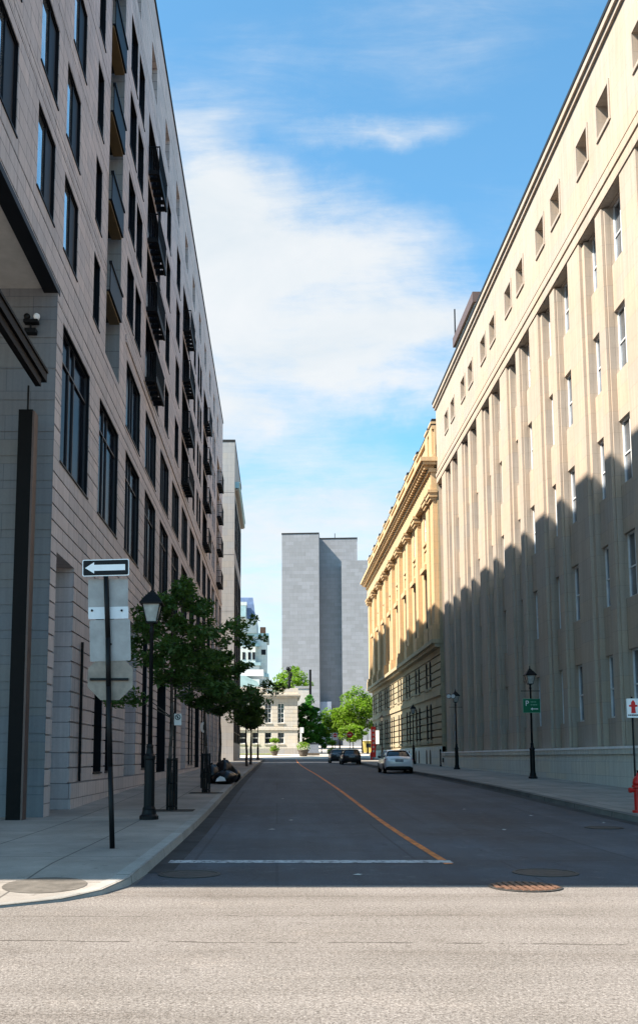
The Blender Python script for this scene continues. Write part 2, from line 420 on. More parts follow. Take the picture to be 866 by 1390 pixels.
PXP = lambda X: (lambda u, v, d: (X-d, u, v))     # wall facing +x
PXM = lambda X: (lambda u, v, d: (X+d, u, v))     # wall facing -x
PYM = lambda Y: (lambda u, v, d: (u, Y+d, v))     # wall facing -y
def bx(m, P, u0, u1, v0, v1, d0, d1):
    a = P(u0,v0,d0); b = P(u1,v1,d1)
    m.box(min(a[0],b[0]), max(a[0],b[0]), min(a[1],b[1]), max(a[1],b[1]), min(a[2],b[2]), max(a[2],b[2])); return m
CACHE = {}
def window(parent, P, rect, d, key, vb=(), hb=(), fw=.06, liner=False, fmat=None, gmat=None, screen=None, sill=None, name='window', hood=None):
    """frame (bars, optional jamb lining) as the part, its glass as the sub-part; meshes shared between equal windows"""
    u0, u1, v0, v1 = rect; w = round(u1-u0, 3); h = round(v1-v0, 3); k = (key, w, h)
    if k not in CACHE:
        o0 = P(0,0,0); L = lambda u, v, dd: tuple(a-b for a, b in zip(P(u, v, dd), o0))
        f = MB(); ln = MB(); e = .004
        bx(f, L, e, fw, e, h-e, d-.06, d+.03); bx(f, L, w-fw, w-e, e, h-e, d-.06, d+.03)
        bx(f, L, fw, w-fw, e, fw, d-.06, d+.03); bx(f, L, fw, w-fw, h-fw, h-e, d-.06, d+.03)
        for x in vb: bx(f, L, w*x-fw*.4, w*x+fw*.4, fw, h-fw, d-.05, d+.02)
        for y in hb: bx(f, L, fw, w-fw, h*y-fw*.4, h*y+fw*.4, d-.052, d+.018)
        if liner:
            bx(ln, L, e, .03, e, h-e, .015, d-.065); bx(ln, L, w-.03, w-e, e, h-e, .015, d-.065)
            bx(ln, L, .03, w-.03, h-.03, h-e, .015, d-.065); bx(ln, L, -.03, w+.03, -.045, -.002, -.03, d-.065); bx(ln, L, .03, w-.03, e, .02, .01, d-.065)
        g = MB(); bx(g, L, fw, w-fw, fw, h-fw, d-.005, d+.01)
        s = None
        if screen: s = MB(); bx(s, L, w*screen[0], w*screen[1], fw, h-fw, d-.03, d-.012); s = s.mesh('screen', M['screen'])
        q = None
        if sill: q = MB(); bx(q, L, -sill[0], w+sill[0], -sill[1], -.004, -sill[2], d-.065); q = q.mesh('sill', sill[3])
        hd = None
        if hood: hd = MB(); bx(hd, L, -hood[0], w+hood[0], h+.01, h+hood[1], -hood[2], -.001); hd = hd.mesh('hood', hood[3])
        CACHE[k] = (f.mesh('window', fmat or M['darkframe']), g.mesh('pane', gmat or M['glass']), s, q, hd, ln.mesh('jamb_lining', M['darkframe']) if ln.v else None)
    f, g, s, q, hd, ln = CACHE[k]; o = P(u0, v0, 0)
    wo = link(name, f, parent, o); link('pane', g, wo)
    if s: link('screen', s, wo)
    if q: link('sill', q, wo)
    if hd: link('hood', hd, wo)
    if ln: link('jamb_lining', ln, wo)
    return wo

# ================================================================== LEFT: stone-clad apartment block
LX = -5.5; P = PXP(LX); Y0 = 7.4; YE = 90.6; YC = 22.0; TOP = 35.4; SOF = 13.35  # unseen near end of overhang carried forward to cast the ground shadow edge
apt = thing('apartment_building', 'long beige stone-clad block with dark windows and black balconies along the left sidewalk', 'building', (LX, 50, .1))
base = Vector(apt.location)
def PL(u, v, d): return (LX-d-base.x, u-base.y, v-base.z)
PL0 = PL
rects = []; wins = []
for k in range(14):                                    # two-storey shop windows and the row above
    a = 22.65+4.92*k
    if a+3.4 > YE-.5: break
    rects.append((a, a+3.42, 9.08, 12.75, .16, True)); wins.append((a, a+3.42, 9.08, 12.75, 'big'))
    if k >= 2:
        rects.append((a-.12, a+3.3, 13.62, 16.15, .16, True)); wins.append((a-.12, a+3.3, 13.62, 16.15, 'mid'))
for k in range(1, 14):                                 # ground floor: doors, shop windows
    a = 22.65+4.92*k
    if a+3.4 > YE-.5: break
    if k in (2, 6, 10): rects.append((a+.9, a+3.5, .3, 6.7, 1.1, False))
    elif k in (4, 8): rects.append((a, a+3.3, .3, 5.2, .9, True)); wins.append((a, a+3.3, .55, 5.2, 'shop'))
    else:
        rects.append((a+.2, a+1.5, 1.15, 6.7, .3, True)); wins.append((a+.2, a+1.5, 1.15, 6.7, 'tall'))
        rects.append((a+2.1, a+3.3, 1.15, 6.7, .3, True)); wins.append((a+2.1, a+3.3, 1.15, 6.7, 'tall'))
rects.append((22.6, 24.6, .1, 6.7, 1.3, False))        # recessed doorway beside the corner
rows = [14.65+3.15*i for i in range(6)]
for i, z in enumerate(rows):                           # near bays left of the glazed slot
    o = .0 if i < 2 else .55
    for (a, b) in ((9.2,10.9),(12.6,14.3),(16.4,18.1),(19.75+.05*i,21.4+.05*i),(22.4+o,24.03+o)):
        rects.append((a, b, z, z+2.1, .11, True)); wins.append((a, b, z, z+2.1, 'up'))
    rects.append((26.25, 27.22, z+.05, z+2.15, .22, True)); wins.append((26.25, 27.22, z+.05, z+2.15, 'slim'))
rects.append((28.25, 30.85, 14.5, 34.0, .72, False))   # the slot
cols = [(32.1,33.7),(34.05,35.6),(43.5,45.2),(48.0,49.9),(58.55,60.05),(61.5,63.0),(63.4,65.0),(73.2,74.7),(76.4,78.0),(78.4,80.1),(87.2,88.7)]
lev = [17.7,21.1,24.4,27.5]
for z in lev:
    for (a, b) in cols:
        rects.append((a, b, z, z+2.3, .17, True)); wins.append((a, b, z, z+2.3, 'up2'))
for k in range(11):
    a = 32.5+4.94*k; 
    if a < 88: rects.append((a, a+1.7, 31.3, 33.1, .3, True)); wins.append((a, a+1.7, 31.3, 33.1, 'attic'))
bal = [36.9, 51.5, 66.7, 82.3]
for a in bal:
    for i in range(4):
        z = 17.35+3.08*i; rects.append((a, a+4.3, z, z+2.75, .3, True)); wins.append((a, a+4.3, z, z+2.75, 'balc'))
def mask_bal(y): return any(a-.3 < y < a+4.6 for a in bal)
grooves = []
z = .9
while z < 9.0: grooves.append((z, z+.042)); z += .405
for z in (9.77,10.48,11.18,11.87,12.98,13.42,14.22,17.0,17.32,20.45,23.6,26.8,30.3,30.62,33.6): grooves.append((z, z+.036))
m = MB()
relief(m, [r for r in rects if r[1] > YC], YC, YE, .05, SOF, PL, [g for g in grooves if g[1] < SOF])
relief(m, rects, Y0, YE, SOF, TOP, PL, [g for g in grooves if g[0] > SOF])
# far end, near corner wall facing the crossing, upper front, roof
def Lq(*pts): m.quad(*[tuple(Vector(p)-base) for p in pts])
Lq((LX,YE,.05),(-30,YE,.05),(-30,YE,TOP),(LX,YE,TOP)); Lq((-30,Y0,SOF),(-30,YE,SOF),(-30,YE,TOP),(-30,Y0,TOP)); Lq((-30,YC,0),(-30,YE,0),(-30,YE,SOF),(-30,YC,SOF))
Lq((LX,Y0,TOP-.3),(-30,Y0,TOP-.3),(-30,YE,TOP-.3),(LX,YE,TOP-.3))
Lq((LX,Y0,SOF),(-30,Y0,SOF),(-30,Y0,TOP),(LX,Y0,TOP))
m.build('wall', M['clad'], apt)
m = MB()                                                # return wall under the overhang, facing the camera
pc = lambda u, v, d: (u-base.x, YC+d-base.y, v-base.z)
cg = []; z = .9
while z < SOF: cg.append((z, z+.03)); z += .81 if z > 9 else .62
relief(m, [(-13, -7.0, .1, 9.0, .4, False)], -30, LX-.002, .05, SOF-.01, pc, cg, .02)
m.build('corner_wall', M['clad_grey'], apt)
m = MB(); m.box(-30-base.x, LX-.02-base.x, Y0+.02-base.y, YC-base.y, SOF-.02-base.z, SOF+.2-base.z); m.build('soffit', M['soffit'], apt)
m = MB(); m.box(LX-.35-base.x, LX+.012-base.x, Y0-base.y, YC+.2-base.y, SOF-.14-base.z, SOF+.02-base.z); m.build('soffit_edge', M['darkframe'], apt)
m = MB(); m.box(LX-.28-base.x, LX-.001-base.x, 12-base.y, 21.2-base.y, 10.52-base.z, 10.74-base.z); m.box(LX-.2-base.x, LX-.06-base.x, 12-base.y, 20.9-base.y, 10.3-base.z, 10.52-base.z)
m.box(LX-.3-base.x, LX+.03-base.x, 12-base.y, 21.2-base.y, 10.74-base.z, 10.82-base.z); m.build('canopy_beam', M['steel'], apt, bevel=.01)
m = MB()                                                # coping
bx(m, PL, Y0, YE+.05, TOP-.02, TOP+.12, -.06, .5); m.build('coping', M['roofdark'], apt)
m = MB(); bx(m, PL, 32, YE, 16.62, 16.9, -.05, -.001); m.build('string_course', M['clad'], apt)
m = MB(); bx(m, PL, 24.62, YE, .02, .92, -.05, -.001); m.build('plinth', M['clad'], apt)
for a in bal: m = MB(); bx(m, PL, a-.6, a+4.6, 16.91, 16.98, -.055, -.002); m.build('reflected_light_band', M['gold'], apt)  # thin gold bands painted in for light reflected under the balconies
rest = MB(); nw = 0
wins.sort(key=lambda w: w[0])
for (a, b, z0, z1, kd) in wins:
    nw += 1
    if nw > 98+18 or (a < 13 and kd == 'up'):
        bx(rest, PL, a, b, z0, z1, .3, .33); bx(rest, PL, (a+b)/2-.04, (a+b)/2+.04, z0, z1, .25, .3); continue
    kw = {'big': dict(d=.16, vb=(.36,.54), hb=(.77,), liner=True, fw=.06, fmat=M['mullion'], gmat=M['glass_dark']), 'mid': dict(d=.16, vb=(.45,.62), liner=True, fmat=M['mullion'], gmat=M['glass_dark']),
          'shop': dict(d=.9, vb=(.25,.5,.75), hb=(.7,), liner=True), 'tall': dict(d=.3, hb=(.7,), liner=True, gmat=M['glass_dark']), 'up': dict(d=.11, vb=(.55,), liner=True, screen=(.575,.965), gmat=M['glass_sky']),
          'slim': dict(d=.22, hb=(.4,), liner=True), 'up2': dict(d=.17, vb=(.5,), liner=True, gmat=M['glass_dark']), 'attic': dict(d=.3, gmat=M['glass_dark']), 'balc': dict(d=.3, vb=(.33,.66), liner=True, gmat=M['glass_dark'])}[kd]
    window(apt, PL, (a, b, z0, z1), key='L'+kd, **kw)
ro = rest.build('window', M['glass'], apt); ro['kind'] = 'stuff'
for k in (2, 6, 10):
    a = 22.65+4.92*k; m = MB(); bx(m, PL, a+1.1, a+2.3, .35+gz(a), 2.7, 1.0, 1.09); bx(m, PL, a+1.15, a+1.25, 1.2+gz(a)*.5, 1.5+gz(a)*.5, .96, 1.0); m.build('door', M['darkframe'], apt)
m = MB(); bx(m, PL, 22.9, 24.4, .2, 2.9, 1.22, 1.29); m.build('door', M['bluebox'], apt)
m = MB(); bx(m, PL, 30.79, 30.846, 14.51, 33.99, .004, .715); m.build('slot_jamb', M['slot_shade'], apt)
for i in range(6):                                      # glazing and balconies stacked in the slot
    z = 14.65+3.13*i
    m = MB(); 
    for t in (0, .5, .97): bx(m, PL, 28.3+t*2.4, 28.38+t*2.4, z, z+2.55, .60, .715)
    bx(m, PL, 28.3, 30.8, z+2.0, z+2.06, .61, .71); w = m.build('window', M['darkframe'], apt); g = MB(); bx(g, PL, 28.28, 30.82, z, z+2.55, .65, .712); g.build('pane', M['glass'], w)
    m = MB(); bx(m, PL, 28.28, 30.5, z+1.95, z+2.0, -.12, .6); bx(m, PL, 28.28, 30.5, z+2.0, z+2.9, -.12, -.09); bx(m, PL, 28.27, 30.55, z+2.9, z+2.98, -.16, -.06); b_ = m.build('bay_ledge', M['darkframe'], apt)
    g = MB(); bx(g, PL, 28.3, 30.48, z+1.87, z+1.945, -.05, .30); g.build('ledge_underside', M['gold'], b_)
for a in bal:
    for i in range(4):
        z = 17.2+3.08*i; pr = .48; ln = 2.75
        m = MB(); bx(m, PL, a, a+ln, z-.03, z+.06, -pr, -pr+.09); bx(m, PL, a, a+.1, z, z+.2, -pr+.09, .2); bx(m, PL, a+ln-.1, a+ln, z, z+.2, -pr+.09, .2); bx(m, PL, a, a+ln, z+.06, z+.24, -pr, -pr+.05)
        for q in range(4): bx(m, PL, a+.4+q*.55, a+.58+q*.55, z+.02, z+.14, -pr+.09, .2)
        bo = m.build('balcony', M['railing'], apt)
        r = MB()
        bx(r, PL, a, a+ln, z+1.24, z+1.29, -pr, -pr+.05); bx(r, PL, a, a+ln, z+.3, z+.33, -pr+.01, -pr+.04)
        for q in range(24): u = a+.02+q*(ln-.06)/23; bx(r, PL, u, u+.022, z+.33, z+1.24, -pr+.012, -pr+.036)
        for e in (a+.0, a+ln-.04):
            bx(r, PL, e, e+.04, z+1.24, z+1.28, -pr+.05, .0)
            for q in range(4): bx(r, PL, e+.01, e+.03, z+.2, z+1.24, -pr+.1+q*.1, -pr+.12+q*.1)
        r.build('railing', M['railing'], bo)
m = MB(); bx(m, PL, 25.55, 25.62, .95, 4.8, -.1, -.03); m.build('drain_pipe', M['iron'], apt)

# dark steel sign column and camera by the corner
py = thing('steel_column', 'tall dark brown steel column hanging under the beam at the left corner entrance', 'column', (-5.95, 21.3, .15))
m = MB(); m.box(-.2,.14,-.14,.14,.02,9.7); m.build('post', M['steel'], py, bevel=.01)
m = MB(); m.box(.142,.19,-.16,.16,.02,9.65); m.build('edge_strip', M['roofbrown'], py)
m = MB(); m.tube((-.02,0,9.7),(-.02,0,10.34),.025); m.build('hanger_rod', M['iron'], py)
cam_t = thing('security_camera', 'small black twin-dome security camera fixed to the grey corner wall', 'camera', (-6.12, 21.99, 12.1))
m = MB(); m.box(-.14,.14,-.2,-.002,-.02,.1); m.tube((0,-.14,.1),(0,-.14,.24),.03); m.box(-.16,.2,-.26,-.06,.22,.3); m.build('bracket', M['iron'], cam_t, bevel=.01)
for x in (-.08, .16):
    m = MB(); m.lathe([(.001,-.1),(.06,-.07),(.085,0),(.07,.05),(.03,.08)], (x,-.2,.38), 12); m.build('camera_head', M['iron'] if x < 0 else M['white'], cam_t, smooth=True)

# ================================================================== grey office block beyond
gb = thing('office_building', 'pale grey stone office block with a jutting eave beyond the balconied block', 'building', (-5, 116, 1.3))
bb = Vector(gb.location); GX = -4.85
PG = lambda u, v, d: (GX-d-bb.x, u-bb.y, v-bb.z); PGf = lambda u, v, d: (u-bb.x, 103+d-bb.y, v-bb.z)
m = MB(); rr = []; gw = []
for k, a in enumerate((104.0, 108.6, 113.2, 117.6)):
    for (z0, z1) in ((3.2,8.2),(9.2,23.8),(25.4,31.6)):
        rr.append((a, a+4.2, z0, z1, .06, True)); gw.append((a, a+4.2, z0, z1))
relief(m, rr, 103, 122, .9, 37.8, PG, [(8.7,8.76),(24.5,24.58)])
relief(m, [], -18, GX, .9, 37.8, PGf, [(24.5,24.58),(31.8,31.86),(18,18.05),(11.5,11.55)], .03)
m.quad(PG(122,.9,0),PG(122,.9,13),PG(122,37.8,13),PG(122,37.8,0)); m.quad(PG(103,37.6,0),PG(122,37.6,0),PG(122,37.6,13),PG(103,37.6,13)); m.quad(PG(103,.9,13),PG(122,.9,13),PG(122,37.8,13),PG(103,37.8,13))
m.build('wall', M['greystone'], gb)
for (a, b, z0, z1) in gw: window(gb, PG, (a, b, z0, z1), .06, 'G', (.33,.66), (.25,.5,.75), .1, gmat=M['glass_dark'])
m = MB(); bx(m, PG, 103.2, 122, 32.4, 33.0, -.52, -.001); bx(m, PG, 103.2, 122, 33.0, 33.15, -.6, -.001)
m.build('eave', M['copper'], gb); m = MB(); bx(m, PG, 103.4, 103.6, 32.2, 32.39, -.42, -.002); em = m.mesh('eave_block', M['greystone'])
for k in range(40): link('eave_block', em, gb, (0, k*.46, 0))
m = MB(); bx(m, PG, 102.98, 122, 37.8, 38.1, -.05, 13); m.build('coping', M['roofdark'], gb)

# ================================================================== RIGHT: cream courthouse-like block with stepped piers
RX = 13.5; ct = thing('office_building', 'tall cream stone block with vertical piers and small square attic windows on the right', 'building', (RX, 50, .3))
cb = Vector(ct.location); PR = lambda u, v, d: (RX+d-cb.x, u-cb.y, v-cb.z)
RY0, RY1 = 12.0, 75.55; MOD = 6.57
bays = [34.05+MOD*k for k in range(-3, 7)]              # far edge of each broad pier = start of a bay
rows_r = [(3.22,5.84),(7.87,10.49),(12.5,15.17),(17.18,19.85),(21.85,24.45)]
m = MB(); rr = []; rw = []
SP = .38                                                # spandrel depth behind the pier face
for b in bays:
    if b > RY1-3: break
    for (o0, o1) in ((.6, 2.1), (3.15, 4.65)):
        for (z0, z1) in rows_r: rr.append((b+o0, b+o1, z0, z1, .36, True)); rw.append((b+o0, b+o1, z0, z1))
def P2(u, v, d): return PR(u, v, d+SP)
relief(m, [(a, b, z0, z1, .2, True) for (a, b, z0, z1, _, _) in rr], RY0, RY1, 1.95, 24.5, P2)
m.build('wall', M['cream'], ct)
mp = None
for b in bays:                                          # broad piers, stepped
    a = b-1.62
    if a > RY1: continue
    e = min(b, RY1-.003); a = max(a, RY0)
    m = MB(); bx(m, PR, a, e, 1.96, 24.5, 0, SP-.001); m.build('pier', M['cream'], ct, bevel=.02)
    m = MB(); bx(m, PR, a-.30, a-.002, 1.96, 24.4, .15, SP-.0012); m.build('pier_step', M['cream'], ct)
    if e < RY1-2:
        m = MB(); bx(m, PR, e+.002, e+.30, 1.96, 24.4, .15, SP-.0014); m.build('pier_step', M['cream'], ct)
    if b+3 < RY1:
        m = MB(); bx(m, PR, b+2.1, b+2.92, 1.96, 24.4, .14, SP-.0013); m.build('mullion_pier', M['cream'], ct, bevel=.015)
        m = MB(); bx(m, PR, b+2.16, b+2.86, 1.96, 24.4, .01, .139); m.build('mullion_nib', M['cream'], ct, bevel=.02)
m = MB(); at = []
for b in bays:                                          # attic with small deep windows
    for o in (.68, 3.30):
        u = b+o
        if u+1.4 < RY1: at.append((u, u+1.35, 27.45, 28.95, .75, True))
relief(m, at, RY0, RY1, 24.5, 31.0, PR, [(25.0,25.05),(25.62,25.69)], .05)
m.quad(PR(RY1,0,SP),PR(RY1,0,22),PR(RY1,31.6,22),PR(RY1,31.6,0)); m.quad(PR(RY0,0,0),PR(RY0,0,22),PR(RY0,31.6,22),PR(RY0,31.6,0)); m.quad(PR(RY0,31.3,0),PR(RY1,31.3,0),PR(RY1,31.3,22),PR(RY0,31.3,22))
m.quad(PR(RY0,24.5,0),PR(RY1,24.5,0),PR(RY1,24.5,.5),PR(RY0,24.5,.5))
m.build('attic_wall', M['cream'], ct)
m = MB(); bx(m, PR, RY0, RY1+.1, 25.06, 25.34, -.10, -.001); bx(m, PR, RY0, RY1+.1, 24.52, 24.98, -.05, -.001); m.build('string_course', M['cream'], ct)
m = MB(); bx(m, PR, RY0, RY1+.12, 30.95, 31.2, -.12, -.001); bx(m, PR, RY0, RY1+.2, 31.2, 31.5, -.24, .5); m.build('cornice', M['cream'], ct)
m = MB(); bx(m, PR, RY0, RY1+.24, 31.5, 31.68, -.28, .55); m.build('coping', M['roofdark'], ct)
for (a, b, z0, z1, _, _) in at:
    w = window(ct, PR, (a, b, z0, z1), .75, 'RA', (.5,), (), .05, fmat=M['winframe'], gmat=M['glass_r'])
    f = MB(); e = .13
    bx(f, PR, a-e, a-.001, z0-e, z1+e, -.05, -.001); bx(f, PR, b+.001, b+e, z0-e, z1+e, -.05, -.001); bx(f, PR, a, b, z0-e-.02, z0-.001, -.07, -.001); bx(f, PR, a, b, z1+.001, z1+e, -.05, -.001)
    f.v = [tuple(Vector(v)-w.location) for v in f.v]; f.build('surround', M['cream'], w)
for (a, b, z0, z1) in rw: window(ct, P2, (a, b, z0, z1), .2, 'R', (.5,), (.47,), .075, fmat=M['winframe'], gmat=M['glass_r'])
m = MB(); bx(m, PR, RY0, RY1+.05, -.2, 1.5, -.2, SP-.01); bx(m, PR, RY0, RY1+.05, 1.5, 1.72, -.17, SP-.012); bx(m, PR, RY0, RY1+.05, 1.72, 1.95, -.22, SP-.014)
m.build('plinth', M['plinth'], ct, bevel=.015)
m = MB(); bx(m, PR, RY0, RY1+.06, 1.94, 2.03, -.24, -.003); m.build('ledge', M['white'], ct)
m = MB(); bx(m, PR, 66.5, 74, 31.31, 35.9, 1.5, 7); ph = m.build('penthouse', M['cream'], ct)
m = MB(); bx(m, PR, 66.3, 74.2, 35.9, 36.7, 1.3, 7.2); m.build('penthouse_roof', M['roofbrown'], ct)
m = MB(); m.tube(PR(73.6,36.0,1.4), PR(73.6,39.0,1.4), .06); m.build('antenna', M['iron'], ct)
for (u, z, w, h) in ((69.9, 4.05, .62, .85), (69.9, 2.75, .62, .85)):
    m = MB(); m.box(RX-.02, RX-.001, u-w/2, u+w/2, z, z+h)
    tag(m.build('poster', M['poster']), ('upper' if z > 3.5 else 'lower')+' faded blue poster pasted on the last pier of the cream block', 'poster', 'faded posters')
m = MB(); bx(m, PR, 73.9, 74.2, 1.2, 1.55, -.3, -.21); m.build('alarm_bell', M['iron'], ct)

# ================================================================== ochre classical building
OY0, OY1 = 75.75, 130.5; oc = thing('classical_building', 'ochre stone classical building with pilasters, heavy cornice and rusticated base', 'building', (RX, 103, 1))
ob = Vector(oc.location); PO = lambda u, v, d: (RX+d-ob.x, u-ob.y, v-ob.z)
pil = [78.7+6.45*k for k in range(9)]
m = MB(); rr = []; low = []; up = []; arch = []
for k in range(8):
    c = pil[k]+3.25
    for s in (-1.0, 1.0):
        rr += [(c+s-.52, c+s+.52, 3.05, 6.25, .09, True), (c+s-.52, c+s+.52, 7.65, 10.05, .09, True)]
        low += [(c+s-.52, c+s+.52, 3.05, 6.25), (c+s-.52, c+s+.52, 7.65, 10.05)]
g = []; z = 2.6
while z < 10.5: g.append((z, z+.12)); z += .62
relief(m, rr, OY0, OY1, 2.5, 10.7, PO, [q for q in g if not 6.3 < q[0] < 7.4], .17)
m.quad(PO(OY1,0,0),PO(OY1,0,20),PO(OY1,28,20),PO(OY1,28,0)); m.quad(PO(OY0,0,0),PO(OY0,0,20),PO(OY0,28,20),PO(OY0,28,0))
m.build('base_wall', M['ochre_rustic'], oc)
for r in low: window(oc, PO, r, .09, 'O', (.5,), (.5,), .08, gmat=M['glass_dark'], sill=(.12,.2,.12,M['ochre_rustic']))
m = MB(); bx(m, PO, OY0, OY1+.1, .3, 2.5, -.12, .3)
m.build('plinth', M['plinth'], oc)
for k in range(16):                                     # arched cellar openings
    c = pil[k//2]+3.25+(-1 if k % 2 == 0 else 1)
    pts = [(-.42,0),(.42,0)]+[(.42*cos(pi*i/8), .85+.42*sin(pi*i/8)) for i in range(9)]
    q = MB().prism(pts, lambda u, v: PO(c+u, 1.0+v, -.125), lambda u, v: PO(c+u, 1.0+v, -.05)); q.build('cellar_window', M['darkframe'], oc)
m = MB(); bx(m, PO, OY0, OY1+.2, 6.7, 7.15, -.12, -.001); m.build('string_course', M['ochre_rustic'], oc)
m = MB(); bx(m, PO, OY0-.05, OY1+.7, 10.7, 11.0, -.45, 1); bx(m, PO, OY0-.1, OY1+.95, 11.0, 11.35, -.7, 1); m.build('ledge', M['ochre_rustic'], oc)
m = MB(); rr = []
for k in range(8):
    c = pil[k]+3.25
    rr += [(c-1.05, c+1.05, 13.0, 18.2, .16, True), (c-.95, c+.95, 20.9, 23.4, .16, True), (c-1.2, c+1.2, 19.3, 20.3, .1, False)]
    up += [(c-1.05, c+1.05, 13.0, 18.2, 'OU'), (c-.95, c+.95, 20.9, 23.4, 'OA')]
relief(m, rr, OY0, OY1, 11.35, 25.3, PO)
m.build('upper_wall', M['ochre'], oc)
for (a, b, z0, z1, kk) in up:
    window(oc, PO, (a, b, z0, z1), .16, kk, (.33,.66), (.42,.56) if kk == 'OU' else (.5,), .1, gmat=M['glass_r'], fmat=M['winframe'] if kk == 'OA' else M['darkframe'],
           sill=(.15,.22,.14,M['ochre']), hood=(.35,.5,.38,M['ochre']) if kk == 'OU' else None)
for k, y in enumerate([76.5]+pil):                      # pilasters with base and capital
    w = .66; m = MB(); bx(m, PO, y-w, y+w, 12.6, 23.2, -.40, -.001); p_ = m.build('pilaster', M['ochre'], oc, bevel=.03)
    m = MB(); bx(m, PO, y-w-.12, y+w+.12, 11.36, 12.2, -.68, -.002); bx(m, PO, y-w-.06, y+w+.06, 12.2, 12.59, -.62, -.002); m.build('pilaster_base', M['ochre'], p_)
    m = MB(); bx(m, PO, y-w-.05, y+w+.05, 23.21, 23.45, -.6, -.003); bx(m, PO, y-w-.18, y+w+.18, 23.45, 23.8, -.72, -.003); bx(m, PO, y-w-.26, y+w+.26, 23.8, 24.05, -.8, -.003); m.build('capital', M['ochre'], p_)
m = MB(); bx(m, PO, OY0, OY1+.5, 24.06, 24.5, -.58, -.004); bx(m, PO, OY0, OY1+.5, 24.5, 25.6, -.5, -.004); bx(m, PO, OY0-.1, OY1+.7, 25.6, 25.9, -.7, .4); m.build('entablature', M['ochre'], oc)
m = MB(); bx(m, PO, OY0+.1, OY0+.42, 25.9, 26.2, -1.05, -.2); em = m.mesh('cornice_bracket', M['ochre'])
for k in range(74): link('cornice_bracket', em, oc, (0, k*.745, 0))
m = MB(); bx(m, PO, OY0-.3, OY1+1.1, 26.2, 26.45, -1.2, .6); bx(m, PO, OY0-.45, OY1+1.25, 26.45, 26.8, -1.4, .6); m.build('cornice', M['ochre'], oc)
m = MB(); bx(m, PO, OY0, OY1+.4, 26.8, 27.2, -.3, .9); bx(m, PO, OY0, OY1+.4, 27.2, 29.4, -.15, .8); bx(m, PO, OY0, OY1+.4, 29.4, 29.7, -.35, .95); m.build('parapet', M['ochre'], oc); m = MB(); bx(m, PO, OY0, OY1+.4, 29.701, 29.78, -.38, .95); m.build('parapet_flashing', M['roofdark'], oc)
for k, y in enumerate([76.6]+pil):
    m = MB(); bx(m, PO, y-.62, y+.62, 26.9, 29.9, -.36, -.151); pp = m.build('parapet_post', M['ochre'], oc)
    m = MB(); bx(m, PO, y-.7, y+.7, 29.9, 30.1, -.42, .9); m.build('post_cap', M['ochre'], pp); m = MB(); bx(m, PO, y-.3, y+.3, 30.1, 30.5, -.25, .5); m.build('cap_flashing', M['roofdark'], pp)

# ================================================================== far end: tower, white house, city hall, annex
tw = thing('office_tower', 'tall windowless grey panel tower closing the end of the street', 'tower', (14.6, 290, 5)); tw.rotation_euler = (0,0,radians(-4))
TB = lambda x0, x1, y0, y1, z1, nm: MB().box(x0, x1, y0, y1, -2, z1).build(nm, M['tower'], tw)
TB(-12.4,-.9,-10,20,65.6,'tower_block'); TB(-.9,11.0,-4,20,65.3,'recessed_block'); TB(6.0,40,-12,18,56.6,'side_block')
m = MB(); m.box(-12.5,-.8,-10.1,20,65.6,66.0); m.box(-.8,11.1,-4.1,20,65.3,65.7); m.build('roof_edge', M['roofdark'], tw)
m = MB(); m.box(-3.4,-.9,-10.6,-10.01,-2,11); m.box(-.88,2.6,-9,-4.01,-2,13.5); m.build('entrance', M['bluebox'], tw)
m = MB(); m.tube((4,-2,65.7),(4,-2,67.6),.1); m.build('roof_mast', M['iron'], tw)

wh = thing('white_house', 'two-storey pale stone house with balustrade and sash windows facing down the street', 'house', (-6, 145, 2.1))
wb = Vector(wh.location); WY = 139.; PW = lambda u, v, d: (u-wb.x, WY+d-wb.y, v-wb.z)
m = MB(); rr = []; ww = []
for u in (-11.5,-9.55,-7.6,-5.65,-3.75,-1.83,.1):
    rr += [(u, u+1.0, 6.75, 9.7, .25, True), (u, u+1.0, 3.65, 5.35, .25, True)]; ww += [(u, u+1.0, 6.75, 9.7, 1), (u, u+1.0, 3.65, 5.35, 0)]
relief(m, rr, -14, 3.12, 1.4, 11.0, PW, [(2.9,2.94),(5.62,5.66),(6.2,6.24),(7,7.04),(7.6,7.64),(8.2,8.24),(8.8,8.84),(9.4,9.44)], .04)
m.quad(PW(3.12,1.4,0),PW(3.12,1.4,14),PW(3.12,11,14),PW(3.12,11,0)); m.quad(PW(-14,11,0),PW(3.12,11,0),PW(3.12,11,14),PW(-14,11,14)); m.build('wall', M['whitestone'], wh)
for (a, b, z0, z1, k) in ww: window(wh, PW, (a, b, z0, z1), .25, 'W%d' % k, (.5,) if k else (), (.25,.5,.75) if k else (.5,), .07, fmat=M['white'], sill=(.1,.15,.12,M['whitestone']))
m = MB(); bx(m, PW, -14.1, 3.3, 5.66, 6.0, -.14, -.001); bx(m, PW, -14.3, 3.45, 10.6, 10.85, -.3, -.001); bx(m, PW, -14.4, 3.6, 10.85, 11.1, -.5, 14.2); m.build('cornice', M['whitestone'], wh)
m = MB(); bx(m, PW, -14, -2.2, 11.1, 12.2, -.1, .4); bx(m, PW, 1.2, 3.2, 11.1, 12.0, -.1, .4); bx(m, PW, -2.2, 1.2, 11.1, 11.3, -.1, .4); bx(m, PW, -2.2, 1.2, 11.9, 12.05, -.1, .4); m.build('parapet', M['whitestone'], wh)
m = MB()
for k in range(17): c = PW(-2.1+k*.2, 11.3, .1); m.lathe([(.05,0),(.08,.15),(.04,.4),(.06,.6)], c, 6)
m.build('balustrade', M['whitestone'], wh)
m = MB(); bx(m, PW, -14.5, 3.25, 1.3, 2.85, -.1, -.001); m.build('plinth', M['greystone'], wh)
